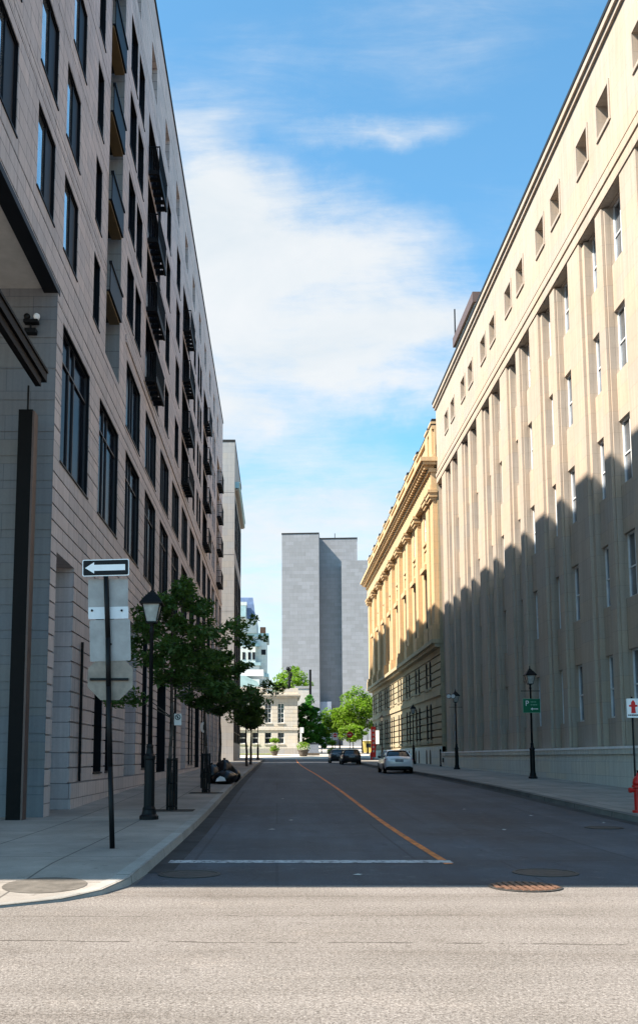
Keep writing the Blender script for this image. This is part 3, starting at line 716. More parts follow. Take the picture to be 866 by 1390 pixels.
m = MB(); m.prism([(-13,11.1),(-2,11.1),(-3.0,13.2),(-5,14.2),(-12,14.2)], lambda u, v: PW(u, v, 3), lambda u, v: PW(u, v, 12)); m.build('glazed_roof', M['copper'], wh)
m = MB(); bx(m, PW, -9, -2.1, 14.2, 15.2, 4, 10); m.build('roof_box', M['white'], wh)

ch = thing('public_building', 'far blue-grey hall with copper mansard roof rising behind the white house', 'building', (-12, 215, 4)); 
hb = Vector(ch.location)
def HB(m, x0, x1, y0, y1, z0, z1): return m.box(x0-hb.x, x1-hb.x, y0-hb.y, y1-hb.y, z0-hb.z, z1-hb.z)
m = MB(); HB(m,-30,-4.0,210,228,2,22.5); HB(m,-30,-2.4,212,228,2,29.4); m.build('wall', M['hallstone'], ch)
m = MB(); HB(m,-30,-3.7,209.6,228,22.5,23.2); HB(m,-30,-1.9,211.6,228,29.4,30.2); HB(m,-30,-1.9,211.6,228,20.0,20.8); HB(m,-30,-4.0,210.5,228,27.0,27.6); m.build('cornice', M['copper'], ch)
m = MB(); HB(m,-30,-4.9,210.3,226,23.2,27.0); HB(m,-30,-4.6,211,226,30.2,33.5); m.build('upper_wall', M['hallstone'], ch)
hw_ = [(x, x+.6, 210.2, 210.29, 23.9, 25.6) for x in (-7.9,-6.6,-5.6)]+[(-3.6,-2.6,211.9,211.99,25.2,26.4)]
for z in (6,11,16): hw_ += [(x, x+.9, 209.85 if x < -4 else 211.85, 209.99 if x < -4 else 211.99, z, z+2.4) for x in (-8,-6.2,-3.4)]
for q in hw_: HB(MB(), *q).build('window', M['darkframe'], ch)
m = MB(); cx = -9.5-hb.x
m.loft([[(cx-6,-4,29.5),(cx+4.6,-4,29.5),(cx+4.6,8,29.5),(cx-6,8,29.5)],[(cx-5.4,-3.6,33),(cx+4.1,-3.6,33),(cx+4.1,7.6,33),(cx-5.4,7.6,33)],[(cx-5,-3.2,34.6),(cx+3.9,-3.2,34.6),(cx+3.9,7.2,34.6),(cx-5,7.2,34.6)]]); m.build('mansard_roof', M['hazed_roof_blue'], ch)
m = MB(); HB(m,-12,-7.0,208.5,211,33.2,36.2); HB(m,-12,-6.9,208.4,211,36.2,37.0); m.build('dormer', M['hallstone'], ch)
m = MB(); HB(m,-12,-7.1,208.3,208.49,33.6,36.0); m.build('dormer_window', M['copper'], ch)
m = MB(); HB(m,-3.9,-2.6,211.5,214,30.2,31.6); m.build('chimney', M['rust'], ch)
an = thing('stone_annex', 'small brown stone annex with a dark corner pipe right of the white house', 'building', (4.5, 160, 2.3))
m = MB(); m.box(-1.2,1.1,0,8,-1,11.2); m.build('wall', M['whitestone'], an); m = MB(); m.box(-1.3,1.3,-.1,8,11.2,11.6); m.build('coping', M['greystone'], an); m = MB(); m.box(1.12,1.5,-.2,.2,-1,14.5); m.build('corner_pipe', M['iron'], an)
sp = thing('roof_sculpture', 'dark openwork iron sculpture standing on the white house parapet', 'sculpture', (1.85, 139.3, 12.02))
m = MB(); m.tube((0,0,0),(0,0,1.2),.28,.16); m.box(-.3,.3,-.3,.3,-.02,.25); m.build('pedestal', M['iron'], sp)
rnd = random.Random(5); m = MB()
for k in range(16):
    c = Vector((rnd.uniform(-.35,.35), rnd.uniform(-.3,.3), rnd.uniform(1.3,3.1))); r = rnd.uniform(.16,.3); ax = rnd.uniform(0, pi)
    pr = [c+Vector((r*cos(t)*cos(ax), r*cos(t)*sin(ax), r*sin(t))) for t in [2*pi*i/9 for i in range(10)]]
    for a, b in zip(pr, pr[1:]): m.tube(a, b, .055, n=5, caps=False)
m.tube((0,0,1.2),(0,0,3.2),.07); m.build('loops', M['iron'], sp)

# ================================================================== street lamps
def make_lamp(loc, label, crossbar):
    t = thing('street_lamp', label, 'street lamp', loc, 0, 'black lantern lamp posts')
    m = MB(); m.lathe([(.22,0),(.22,.08),(.17,.12),(.15,.22),(.155,.24),(.125,.3),(.118,1.35),(.135,1.38),(.135,1.44),(.09,1.5),(.075,1.62),(.085,1.66),(.06,1.72)], n=12); m.build('base', M['iron'], t)
    m = MB(); m.lathe([(.055,1.7),(.042,4.3),(.06,4.33),(.06,4.38),(.04,4.42),(.045,4.5),(.10,4.56)], n=12); m.build('pole', M['iron'], t, smooth=True)
    if crossbar:
        m = MB(); m.tube((-.42,0,4.22),(.42,0,4.22),.016); m.lathe([(.0,-.03),(.03,0),(.0,.03)], (-.43,0,4.22), 8); m.lathe([(.0,-.03),(.03,0),(.0,.03)], (.43,0,4.22), 8); m.build('ladder_bar', M['iron'], t)
    m = MB(); q = lambda r, z: [(r,-r,z),(r,r,z),(-r,r,z),(-r,-r,z)]
    for sx, sy in ((1,1),(1,-1),(-1,1),(-1,-1)): m.tube((sx*.115,sy*.115,4.56),(sx*.205,sy*.205,4.98),.014,n=5)
    m.loft([q(.125,4.54),q(.125,4.575)]); m.loft([q(.26,4.975),q(.265,5.01),q(.13,5.2),q(.10,5.22),q(.085,5.27)]); m.lathe([(.05,5.26),(.055,5.3),(.02,5.34),(.03,5.38),(.006,5.46)], n=8)
    L_ = m.build('lantern', M['iron'], t)
    m = MB(); m.loft([q(.108,4.576),q(.195,4.974)]); m.build('lantern_glass', M['lantern'], L_)
    return t
lampL = make_lamp((-2.93, 21.4, gzs(21.4)+.15), 'black lantern lamp post on the left sidewalk behind the arrow sign', False)
copy_tree(lampL, (-2.3, 112, gzs(112)+.15), 0, 'far black lamp post on the left sidewalk before the white house')
lampR = make_lamp((12.3, 44.7, gzs(44.7)+.15), 'black lamp post carrying the green parking sign by the cream block', True)
copy_tree(lampR, (12.2, 63.0, gzs(63)+.15), 0, 'black lamp post with two floodlights at the last pier of the cream block')
copy_tree(lampR, (12.3, 83.5, gzs(83.5)+.15), 0, 'black lamp post just behind the silver car by the ochre building')
copy_tree(lampR, (12.3, 108.5, gzs(108.5)+.15), 0, 'black lamp post with a white banner left of the silver car')
copy_tree(lampR, (14.0, 143, gzs(143)), 0, 'farthest black lamp post beside the bright trees')
z44 = gzs(44.7)+.15; z63 = gzs(63)+.15
for dx, nm in ((-.42, 'left'), (-.12, 'right')):
    f = thing('floodlight', 'white-faced floodlight, the %s one clamped to the second lamp lantern' % nm, 'floodlight', (12.2+dx-.1, 62.68, z63+4.98), 0, 'floodlights on the lamp')
    m = MB(); m.tube((0,.12,0),(0,-.1,-.04),.13,.17,12); m.tube((0,.1,-.02),(.22,.25,-.1),.02); m.build('housing', M['iron'], f)
    m = MB(); m.tube((-.02,-.101,-.04),(-.02,-.12,-.045),.14,.14,12); m.build('lens', M['white'], f)
bn = thing('banner', 'narrow white banner hanging from the lamp post near the ochre building', 'banner', (11.85, 108.4, gzs(108)+.15))
m = MB(); m.box(-.3,.12,-.01,.01,1.9,3.5); m.build('cloth', M['white'], bn); m = MB(); m.tube((-.3,0,3.52),(.4,0,3.52),.02); m.tube((-.3,0,1.88),(.4,0,1.88),.02); m.build('rod', M['iron'], bn)

# ------------------------------------------------------------------ text and sign helpers
def text_mesh(parent, s, size, x, z, y, mat, name='lettering'):
    c = bpy.data.curves.new('tmp', 'FONT'); c.body = s; c.size = size; c.align_x = 'CENTER'; c.align_y = 'CENTER'; c.extrude = .002
    o = bpy.data.objects.new('tmp', c); COL.objects.link(o); dg = bpy.context.evaluated_depsgraph_get(); me = bpy.data.meshes.new_from_object(o.evaluated_get(dg))
    bpy.data.objects.remove(o); me.name = name; me.materials.clear(); me.materials.append(mat)
    me.transform(Matrix.Translation((x, y, z)) @ Matrix.Rotation(pi/2, 4, 'X')); return link(name, me, parent)
def plate(parent, name, mat, x0, x1, z0, z1, y, th=.006, r=.03):
    pts = []
    for cx, cz, a in ((x1-r,z0+r,-pi/2),(x1-r,z1-r,0),(x0+r,z1-r,pi/2),(x0+r,z0+r,pi)):
        pts += [(cx+r*cos(a+i*pi/8), cz+r*sin(a+i*pi/8)) for i in range(5)]
    return MB().prism(pts, lambda u, v: (u, y, v), lambda u, v: (u, y+th, v)).build(name, mat, parent)
def flat(parent, name, mat, pts, y, th=.003):
    return MB().prism(pts, lambda u, v: (u, y, v), lambda u, v: (u, y+th, v)).build(name, mat, parent)
def circ(cx, cz, r, n=24): return [(cx+r*cos(2*pi*i/n), cz+r*sin(2*pi*i/n)) for i in range(n)]

# arrow sign on a leaning pole
sg = thing('sign_post', 'leaning sign post with a black and white left arrow and blank sign backs', 'sign', (-2.63, 15.0, .15)); lean = -.045
m = MB()
pts = [(0,0,-.02),(-.06,0,1.3),(-.115,.0,2.6),(-.14,.0,3.4),(-.2,0,4.55)]
for a, b in zip(pts, pts[1:]): m.tube(a, b, .042, n=10)
m.build('pole', M['iron'], sg, smooth=True)
def tilt(o, ang, piv): o.matrix_local = Matrix.Translation(piv) @ Matrix.Rotation(ang, 4, 'Y') @ Matrix.Translation(-Vector(piv))
pv = (-.2, 0, 4.55)
a_ = plate(sg, 'arrow_sign', M['white'], -.575, .195, 4.42, 4.70, -.058, r=.025)
q = plate(a_, 'sign_field', M['blackpaint'], -.56, .18, 4.435, 4.685, -.062, r=.02)
flat(a_, 'arrow', M['white'], [(-.53,4.56),(-.38,4.655),(-.38,4.61),(.13,4.61),(.13,4.51),(-.38,4.51),(-.38,4.465)], -.066)
tilt(a_, radians(-1.5), pv)
b_ = plate(sg, 'upper_sign_back', M['signback'], -.50, .16, 3.74, 4.395, .05); tilt(b_, radians(-1), pv)
b_ = plate(sg, 'band_sign_back', M['signback2'], -.495, .165, 3.72, 3.92, .043, r=.01); tilt(b_, radians(-1.2), pv)
b_ = plate(sg, 'lower_sign_back', M['signback'], -.45, .22, 3.02, 3.71, .052); tilt(b_, radians(-2), (-.15,0,3.4))
o8 = [(-.10+.40*cos(pi/8+i*pi/4), 2.75+.40*sin(pi/8+i*pi/4)) for i in range(8)]
b_ = flat(sg, 'stop_sign_back', M['signbackbrown'], o8, .062, .006)
m = MB(); m.box(-.43,.2,.03,.055,2.70,2.74); m.build('bracket', M['iron'], sg)
m = MB()
for x, z in ((-.42,3.86),(.07,3.86),(-.1,3.3)): m.tube((x,.03,z),(x,.05,z),.02,n=8)
m.build('bolt', M['iron'], sg)

# green parking sign on the first right lamp
ps = thing('parking_sign', 'green parking sign with a white P and left arrow on a lamp post', 'sign', (12.3, 44.58, z44))
plate(ps, 'panel', M['greenpale'], -.42, .42, 3.15, 3.84, -.03, r=.03); plate(ps, 'field', M['green'], -.395, .395, 3.175, 3.815, -.036, r=.02)
text_mesh(ps, 'P', .36, -.22, 3.6, -.04, M['white'])
flat(ps, 'arrow', M['white'], [(-.06,3.34),(.04,3.41),(.04,3.36),(.3,3.36),(.3,3.32),(.04,3.32),(.04,3.27)], -.042)
m = MB()
for z, w in ((3.68,(.05,.1,.04,.09)),(3.54,(.08,.03,.12,.1))):
    x = -.05
    for q in w: m.box(x, x+q-.015, -.041, -.037, z-.03, z+.03); x += q
m.build('small_writing', M['greenpale'], ps)

# no parking sign and a round sign on the left sidewalk
npk = thing('parking_rule_sign', 'small white sign with a black circle on a post behind the first street tree', 'sign', (-2.83, 26.3, gzs(26.3)+.15))
m = MB(); m.tube((-.08,0,-.02),(-.08,0,2.6),.03); m.build('post', M['iron'], npk)
plate(npk, 'panel', M['white'], -.09, .12, 2.24, 2.57, -.05, r=.015)
m = MB(); c_ = [(.015+.07*cos(t), -.054, 2.47+.07*sin(t)) for t in [2*pi*i/20 for i in range(21)]]
for a, b in zip(c_, c_[1:]): m.tube(a, b, .011, n=4, caps=False)
m.tube((-.03,-.054,2.51),(.06,-.054,2.43),.009,n=4); m.box(-.005,.02,-.056,-.052,2.43,2.51); m.build('symbol', M['blackpaint'], npk)
rs = thing('round_sign', 'round white sign seen edge-on on a post by the second street tree', 'sign', (-2.86, 35.2, gzs(35.2)+.15), radians(58))
m = MB(); m.tube((0,0,-.02),(0,0,2.5),.03); m.build('post', M['iron'], rs); flat(rs, 'disc', M['signback2'], circ(.05, 2.3, .2), -.045, .008)
m = MB(); m.box(.03,.07,-.052,-.046,2.2,2.4); m.build('bar', M['blackpaint'], rs)

# hydrants
def hydrant(loc, label, g):
    t = thing('fire_hydrant', label, 'fire hydrant', loc, 0, g)
    m = MB(); m.lathe([(.17,0),(.17,.06),(.12,.07),(.115,.12),(.115,.6),(.125,.62),(.16,.63),(.16,.68),(.13,.69)], n=20); m.build('barrel', M['red'], t, smooth=False)
    m = MB(); m.lathe([(.135,.69),(.14,.76),(.12,.84),(.08,.9),(.045,.92),(.04,.99),(.01,1.0)], n=16); m.build('bonnet', M['red'], t, smooth=True)
    for p, r in (((-.24,0,.56),.06), ((.24,0,.56),.06), ((0,-.25,.5),.08)):
        d = Vector((p[0], p[1], 0)).normalized(); m = MB(); m.tube(d*.1+Vector((0,0,p[2])), Vector(p)-d*.05, r*.85, n=12); m.tube(Vector(p)-d*.06, p, r*1.1, n=8); m.build('nozzle', M['red'], t)
    m = MB(); m.tube((0,0,.99),(0,0,1.06),.03,n=5); m.build('valve_nut', M['iron'], t)
    return t
h0 = hydrant((9.12, 23.5, gzs(23.5)+.15), 'red fire hydrant on the right sidewalk at the picture edge', 'red fire hydrants')
copy_tree(h0, (11.4, 112, gzs(112)+.15), 0, 'small far red fire hydrant beside the red banner post')
hs = thing('hydrant_sign', 'white sign with a red hydrant symbol above the near hydrant', 'sign', (9.17, 24.0, gzs(24)+.15))
m = MB(); m.tube((.08,.03,-.02),(.08,.03,2.95),.025); m.build('post', M['iron'], hs)
plate(hs, 'panel', M['white'], -.08, .26, 2.4, 2.9, -.02, r=.02)
flat(hs, 'hydrant_symbol', M['signred'], [(.03,2.52),(.15,2.52),(.14,2.64),(.14,2.68),(.20,2.69),(.20,2.73),(.145,2.74),(.145,2.79),(.12,2.83),(.09,2.86),(.06,2.83),(.035,2.79),(.035,2.74),(-.02,2.73),(-.02,2.69),(.04,2.68),(.04,2.64)], -.026)
m = MB()
for k in range(6): m.box(-.05+k*.045, -.015+k*.045, -.025, -.021, 2.45, 2.485)
m.build('small_writing', M['blackpaint'], hs)
rb = thing('banner_post', 'slim red banner post with pale marks beside the far red hydrant', 'banner', (11.75, 113, gzs(113)+.15))
m = MB(); m.tube((0,0,0),(0,0,4.4),.06); m.build('post', M['iron'], rb); m = MB(); m.box(-.28,.3,-.08,-.065,.3,4.0); m.build('cloth', M['signred'], rb)
m = MB()
for k in range(6): m.box(-.1,.12,-.085,-.081,.9+k*.5,1.15+k*.5)
m.build('mark', M['paper'], rb)

# far traffic signs
ne = thing('no_entry_sign', 'square white no-entry sign with red disc left of the dark cars', 'sign', (7.6, 121, gzs(121)))
m = MB(); m.tube((0,.04,0),(0,.04,3.5),.04); m.build('post', M['iron'], ne); plate(ne, 'panel', M['white'], -.32, .32, 2.5, 3.45, -.02)
flat(ne, 'red_disc', M['signred'], circ(0,3.12,.26), -.026); m = MB(); m.box(-.19,.19,-.032,-.0265,3.08,3.16); m.build('white_bar', M['white'], ne)
st = thing('stop_sign', 'dark red octagonal stop sign in front of the bright tree', 'sign', (9.6, 122, gzs(122)+.1))
m = MB(); m.tube((0,.04,0),(0,.04,3.4),.04); m.build('post', M['iron'], st); flat(st, 'plate', M['signred'], [(.42*cos(pi/8+i*pi/4), 3.1+.42*sin(pi/8+i*pi/4)) for i in range(8)], -.02, .01)
m = MB()
for k in range(5): m.box(-.22+k*.09, -.16+k*.09, -.026, -.021, 3.04, 3.17)
m.build('lettering', M['white'], st)
ws = thing('corner_sign', 'white signs stacked on a post at the white house corner', 'sign', (3.55, 137.6, gzs(137.6)))
m = MB(); m.tube((0,.04,0),(0,.04,4.2),.05); m.build('post', M['iron'], ws); plate(ws, 'upper_panel', M['white'], -.12, .42, 3.2, 4.0, -.02); plate(ws, 'lower_panel', M['white'], -.12, .14, 1.9, 3.15, -.02)

bo = thing('bollard', 'slim dark bollard on the right sidewalk by the ochre building corner', 'bollard', (12.9, 73.2, gzs(73)+.15))
m = MB(); m.lathe([(.09,0),(.09,.1),(.06,.12),(.055,1.2),(.075,1.22),(.07,1.32),(.02,1.38)], n=12); m.build('post', M['iron'], bo)

# manholes
def manhole(x, y, r, mat, label, slots, z=None, sx=1):
    t = thing('manhole_cover', label, 'manhole cover', (x, y, (gzs(y) if z is None else z)+.006), 0, 'iron covers in the paving')
    m = MB(); m.lathe([(r,0),(r,.008),(r*.9,.009),(r*.9,.003),(0.001,.003)], n=32); m.build('frame', M['castiron'] if slots else mat, t)
    m = MB()
    if slots:
        for k in range(-4, 5):
            w = sqrt(max(0, (r*.86)**2-(k*r*.19)**2)); m.box(k*r*.2-r*.06, k*r*.2+r*.06, -w, w, .0035, .018)
        for yy in (-.3, .3): m.box(-r*.8, r*.8, yy*r-.012, yy*r+.012, .0036, .0175)
    else:
        m.lathe([(r*.86,.003),(r*.86,.0065),(r*.8,.0065),(r*.78,.0045),(r*.6,.0045),(r*.58,.0065),(r*.42,.0065),(r*.4,.0045),(r*.2,.0045),(r*.18,.0065),(.001,.0065)], n=28)
    m.build('grid', mat, t); return t
manhole(3.07, 11.66, .45, M['rust'], 'rusty slotted manhole grate on the sunlit shadow edge', True)
manhole(3.72, 13.05, .45, M['castiron'], 'dark round manhole cover right of the orange line in shade', False)
manhole(-1.2, 12.9, .43, M['castiron'], 'dark manhole cover in the street against the left kerb', False)
manhole(7.3, 20.9, .42, M['castiron'], 'dark manhole cover near the right kerb', False)
m = MB(); R_ = [(r_*cos(t_), r_*sin(t_)) for r_ in (.0, .26, .50) for t_ in [2*pi*i/26 for i in range(26)]]  # oval shadow on the corner pavement, painted as a flat dark disc
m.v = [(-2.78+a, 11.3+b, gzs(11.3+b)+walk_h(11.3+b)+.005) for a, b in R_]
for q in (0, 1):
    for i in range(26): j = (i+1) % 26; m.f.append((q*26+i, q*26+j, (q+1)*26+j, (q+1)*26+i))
structure('painted_shadow', m, M['oval_shadow'])
m = MB(); rnd = random.Random(3)
lit = [(-.1,20.4,'white paper scrap lying in the street beyond the stop line'),(.35,22.9,'pale scrap on the asphalt left of the orange line'),(5.3,26.5,'white crumpled scrap in the right lane nearest the green sign'),(4.9,20.3,'flat pale scrap on the right lane asphalt'),(7.75,22.2,'tan leaf scrap against the right kerb'),(6.6,24.3,'small grey scrap in the right lane'),(1.1,12.8,'small white scrap between stop line and shadow edge'),(.2,31,'far white scrap on the left lane')]
for x, y, lb in lit:
    m = MB(); 
    p = [(rnd.uniform(-.05,.05)+.055*cos(t), rnd.uniform(-.03,.03)+.05*sin(t)) for t in [i*pi/3 for i in range(6)]]
    k = len(m.v); m.v += [(a, b, rnd.uniform(.0,.012)) for a, b in p]+[(0,0,.02)]
    for i in range(6): m.f.append((i, (i+1) % 6, 6))
    tag(m.build('paper_scrap', M['paper'], loc=(x, y, gzs(y)+.008)), lb, 'litter', 'litter on the street')

# ================================================================== trees and plants
def leaves(m, rnd, c, rad, n, size, flat_=.75):
    for _ in range(n):
        while True:
            p = Vector((rnd.uniform(-1,1), rnd.uniform(-1,1), rnd.uniform(-1,1)))
            if p.length <= 1: break
        p = Vector((c[0]+p.x*rad, c[1]+p.y*rad, c[2]+p.z*rad*flat_))
        a = Vector((rnd.gauss(0,1), rnd.gauss(0,1), rnd.gauss(0,.55))).normalized(); b = a.cross(Vector((rnd.gauss(0,.5), rnd.gauss(0,.5), 1))).normalized()
        s = size*rnd.uniform(.6,1.3); k = len(m.v)
        up = Vector((0,0,-s*.12))
        m.v += [tuple(p-a*s), tuple(p+b*s*.5+up), tuple(p+a*s), tuple(p-b*s*.5+up)]; m.f.append((k,k+1,k+2,k+3))
def tree(name, label, cat, loc, h, trunk_h, crown, clumps, nleaf, size, lmat, seed, group=None, tr=.07, bare=.0, sprays=()):
    """crown=(rx,ry,rz): limbs grow from the trunk top into an ellipsoid; leaf clumps sit at the limb ends"""
    rnd = random.Random(seed); t = thing(name, label, cat, loc, 0, group)
    tk = MB(); p = Vector((0,0,-.05)); r = tr; top = Vector((rnd.uniform(-.1,.1), rnd.uniform(-.1,.1), trunk_h)); n = 5
    pts = [p.lerp(top, i/n)+Vector((rnd.uniform(-.04,.04), rnd.uniform(-.04,.04), 0)) for i in range(n+1)]; pts[0] = p
    for i in range(n): tk.tube(pts[i], pts[i+1], r*(1-.08*i), r*(1-.08*(i+1)), 8)
    lead = Vector((top.x, top.y, trunk_h+(h-trunk_h)*.75)); tk.tube(pts[-1], lead, r*.6, r*.15, 6)
    lv = MB(); lm = MB(); cz = (h+trunk_h)/2+.1; ends = []
    for k in range(clumps):
        t_ = 2*pi*k*.618; v = 1-2*(k+.5)/clumps; rr_ = sqrt(max(0, 1-v*v)); f = rnd.uniform(.55, 1.02)
        c = Vector((crown[0]*rr_*cos(t_)*f, crown[1]*rr_*sin(t_)*f, cz+crown[2]*v*f)); ends.append(c)
    for s in sprays: ends.append(Vector(s))
    for c in ends:
        zz = max(trunk_h*.85, min(lead.z, c.z-rnd.uniform(.3,.7)*(abs(c.x)+abs(c.y))*.6)); s = Vector((top.x*.9, top.y*.9, zz))
        mid = s.lerp(c, .5)+Vector((rnd.uniform(-.1,.1), rnd.uniform(-.1,.1), rnd.uniform(.0,.25)))
        lm.tube(s, mid, r*.3, r*.18, 5, False); lm.tube(mid, c, r*.18, r*.05, 5, False)
        rad = crown[0]*rnd.uniform(.24,.40); nn = int(nleaf/len(ends)*rnd.uniform(.6,1.4)); leaves(lv, rnd, c, rad, nn, size)
        leaves(lv, rnd, mid.lerp(c,.4), rad*.7, nn//4, size)
        e2 = c+Vector((c.x*.25, c.y*.25, rnd.uniform(-.1,.3)))
        leaves(lv, rnd, e2, rad*.5, nn//4, size*.9)
    tk.build('trunk', M['bark'], t, smooth=True); lm.build('limbs', M['bark'], t); lv.build('crown', lmat, t)
    return t
SP1 = [(1.35,-.3,4.6),(1.7,.2,4.9),(1.9,.4,4.5),(-1.2,-.2,3.0),(-1.45,-.4,2.85),(1.25,.1,3.2)]
tree('street_tree', 'near street tree with dark green crown behind the lamp post', 'tree', (-2.75, 24.4, gzs(24.4)+.15), 6.1, 2.8, (1.05,1.15,1.6), 32, 5600, .085, M['leaf'], 3, 'street trees on the left sidewalk', .06, sprays=SP1)
tree('street_tree', 'second street tree above the black rubbish bags', 'tree', (-2.45, 32.2, gzs(32.2)+.15), 5.3, 2.7, (1.0,1.2,1.2), 28, 5000, .09, M['leaf'], 8, 'street trees on the left sidewalk', .07, sprays=[(1.5,0,3.5),(1.75,.3,3.2),(1.2,.2,4.4)])
tree('street_tree', 'third street tree in the row, just past the black rubbish bags', 'tree', (-2.75, 45, gzs(45)+.15), 4.9, 2.7, (1.0,1.2,1.0), 20, 3000, .10, M['leaf'], 12, 'street trees on the left sidewalk', .08)
tree('street_tree', 'fourth street tree, slim with two dark stems, in front of the white house', 'tree', (-2.4, 74, gzs(74)+.15), 6.3, 2.6, (1.45,1.5,1.6), 24, 2400, .15, M['leaf'], 21, 'street trees on the left sidewalk', .11, sprays=[(2.2,0,5.9),(2.5,0,6.4),(1.6,0,6.6)])
tree('street_tree', 'fifth street tree just beyond the slim one, last on the left sidewalk', 'tree', (-2.3, 81, gzs(81)+.15), 5.6, 2.4, (1.3,1.4,1.3), 18, 1500, .16, M['leaf'], 23, 'street trees on the left sidewalk', .12)
def guard(x, y, lb):
    g = thing('tree_guard', lb, 'tree guard', (x, y, gzs(y)+.152), 0, 'dark tree guards')
    m = MB()
    for k in range(10): a = 2*pi*k/10; m.tube((.13*cos(a), .13*sin(a), 0), (.13*cos(a), .13*sin(a), 1.35), .02, n=5)
    m.build('bars', M['iron'], g)
    m = MB()
    for z in (.1, .7, 1.3):
        c_ = [(.135*cos(2*pi*i/14), .135*sin(2*pi*i/14), z) for i in range(15)]
        for a, b in zip(c_, c_[1:]): m.tube(a, b, .018, n=4, caps=False)
    m.build('hoop', M['iron'], g)
    m = MB(); m.box(-.55,.6,-.55,.55,-.001,.004); m.build('pit_grate', M['soil'], g)
guard(-2.75, 24.4, 'dark iron guard round the near street tree trunk'); guard(-2.45, 32.2, 'dark iron guard round the second tree, beside the bags')
# bright trees beyond
tree('plane_tree', 'bright lime green tree at the right end of the street, tallest crown', 'tree', (13.6, 147, gzs(147)), 10.3, 3.0, (3.4,3.2,3.3), 46, 5200, .22, M['leaf_bright'], 31, 'sunlit trees at the street end', .16)
tree('plane_tree', 'bright lime tree spreading left behind the stop sign', 'tree', (10.0, 148, gzs(148)), 7.6, 2.6, (2.9,2.6,2.0), 34, 3800, .21, M['leaf_bright'], 37, 'sunlit trees at the street end', .14)
tree('plane_tree', 'low young lime tree right behind the dark cars', 'tree', (11.6, 141, gzs(141)), 4.8, 1.4, (1.9,1.8,1.4), 24, 2200, .2, M['leaf_bright'], 41, 'sunlit trees at the street end', .1)
tree('bushy_tree', 'dark green conical tree between white house and grey tower', 'tree', (4.9, 146, gzs(146)), 9.0, .6, (1.8,1.8,4.0), 60, 8000, .2, M['leaf_mid'], 51, None, .12)
tree('bushy_tree', 'low dark shrub tree right of the conical tree', 'tree', (7.2, 150, gzs(150)), 5.0, .6, (1.8,1.6,2.0), 26, 2400, .2, M['leaf_mid'], 53, None, .1)
tree('roof_tree', 'yellow-green tree top showing above the white house roof', 'tree', (2.6, 172, gzs(172)), 15.6, 8, (3.6,3,3.6), 36, 3200, .28, M['leaf_bright'], 57, None, .2)
def planter(x, y, lb, s=1., box=False, palm=False):
    t = thing('planter', lb, 'planter', (x, y, gzs(y)+.01), 0, 'planters along the sunlit crossing'); rnd = random.Random(int(x*10))
    m = MB()
    if box: m.box(-.5*s,.5*s,-.45,.45,0,.85); m.box(-.56*s,.56*s,-.5,.5,.85,.95)
    else: m.lathe([(.35*s,0),(.4*s,.1),(.55*s,.55*s),(.62*s,.6*s),(.62*s,.68*s),(.5*s,.68*s)], n=14)
    m.build('pot', M['pot'], t)
    lv = MB(); leaves(lv, rnd, (0,0,1.0*s), .75*s, 420, .14)
    if palm: leaves(lv, rnd, (0,0,2.3*s), .75*s, 420, .16, .5)
    lv.build('plant', M['leaf_bright'], t)
    if palm: m = MB(); m.tube((-.05,0,.6),(0,0,2.3*s),.05); m.tube((.1,0,.6),(.2,0,2.2*s),.04); m.build('stem', M['bark'], t)
planter(-.35, 133.8, 'potted plant with a tall tuft on the lawn before the white house', .95, False, True)
planter(3.75, 131.5, 'round bushy planter at the white house corner', 1.35)
planter(7.5, 126.5, 'square planter box with a tufted plant left of the no-entry sign', .9, True, True)
kb = thing('utility_box', 'grey-blue metal cabinet between the planters', 'cabinet', (5.3, 134.5, gzs(134.5)))
m = MB(); m.box(-.75,.75,-.4,.4,0,1.7); m.build('cabinet', M['bluebox'], kb, bevel=.03); m = MB(); m.box(-.8,.8,-.45,.45,1.7,1.78); m.build('lid', M['darkframe'], kb); m = MB(); m.box(-.85,.85,-.5,.5,-.05,.35); m.build('base', M['pot'], kb)
ky = thing('yellow_kiosk', 'small yellow kiosk half hidden behind the far lamp post', 'kiosk', (15.6, 158, gzs(158)))
m = MB(); m.box(-.9,1.6,-1,1,0,2.0); m.build('wall', M['yellow'], ky); m = MB(); m.box(-1.0,1.8,-1.2,1.2,2.0,2.12); m.build('roof', M['white'], ky); m = MB(); m.box(-.5,.3,-1.03,-1.001,.9,1.5); m.build('window', M['glass'], ky)

# rubbish bags
def bag(x, y, z, s, seed, lb, sq=(1,1,.8)):
    rnd = random.Random(seed); t = thing('rubbish_bag', lb, 'rubbish bag', (x, y, z), rnd.uniform(0,3), 'black rubbish bags'); m = MB(); rings = []
    N = 18; ph = [rnd.uniform(0, 6) for _ in range(6)]
    for i in range(9):
        a = i/8; r = s*(.15+.85*sin(pi*min(1, .12+a*.86))**.7)*.5; zz = s*sq[2]*a
        rings.append([((r*(1+.09*sin(3*t_+ph[0]+a*3)+.06*sin(7*t_+ph[1]-a*5)))*cos(t_)*sq[0], (r*(1+.09*sin(4*t_+ph[2])+.05*sin(9*t_+ph[3]+a*6)))*sin(t_)*sq[1], zz*(1+.05*sin(5*t_+ph[4]))) for t_ in [2*pi*k/N for k in range(N)]])
    m.loft(rings); m.build('bag_body', M['bagplastic'], t, smooth=True)
    m = MB(); m.tube((0,0,s*sq[2]*.96),(.02,.01,s*sq[2]*1.1),.03,.07,7); m.build('tied_neck', M['bagplastic'], t)
zb = gzs(40)+.15
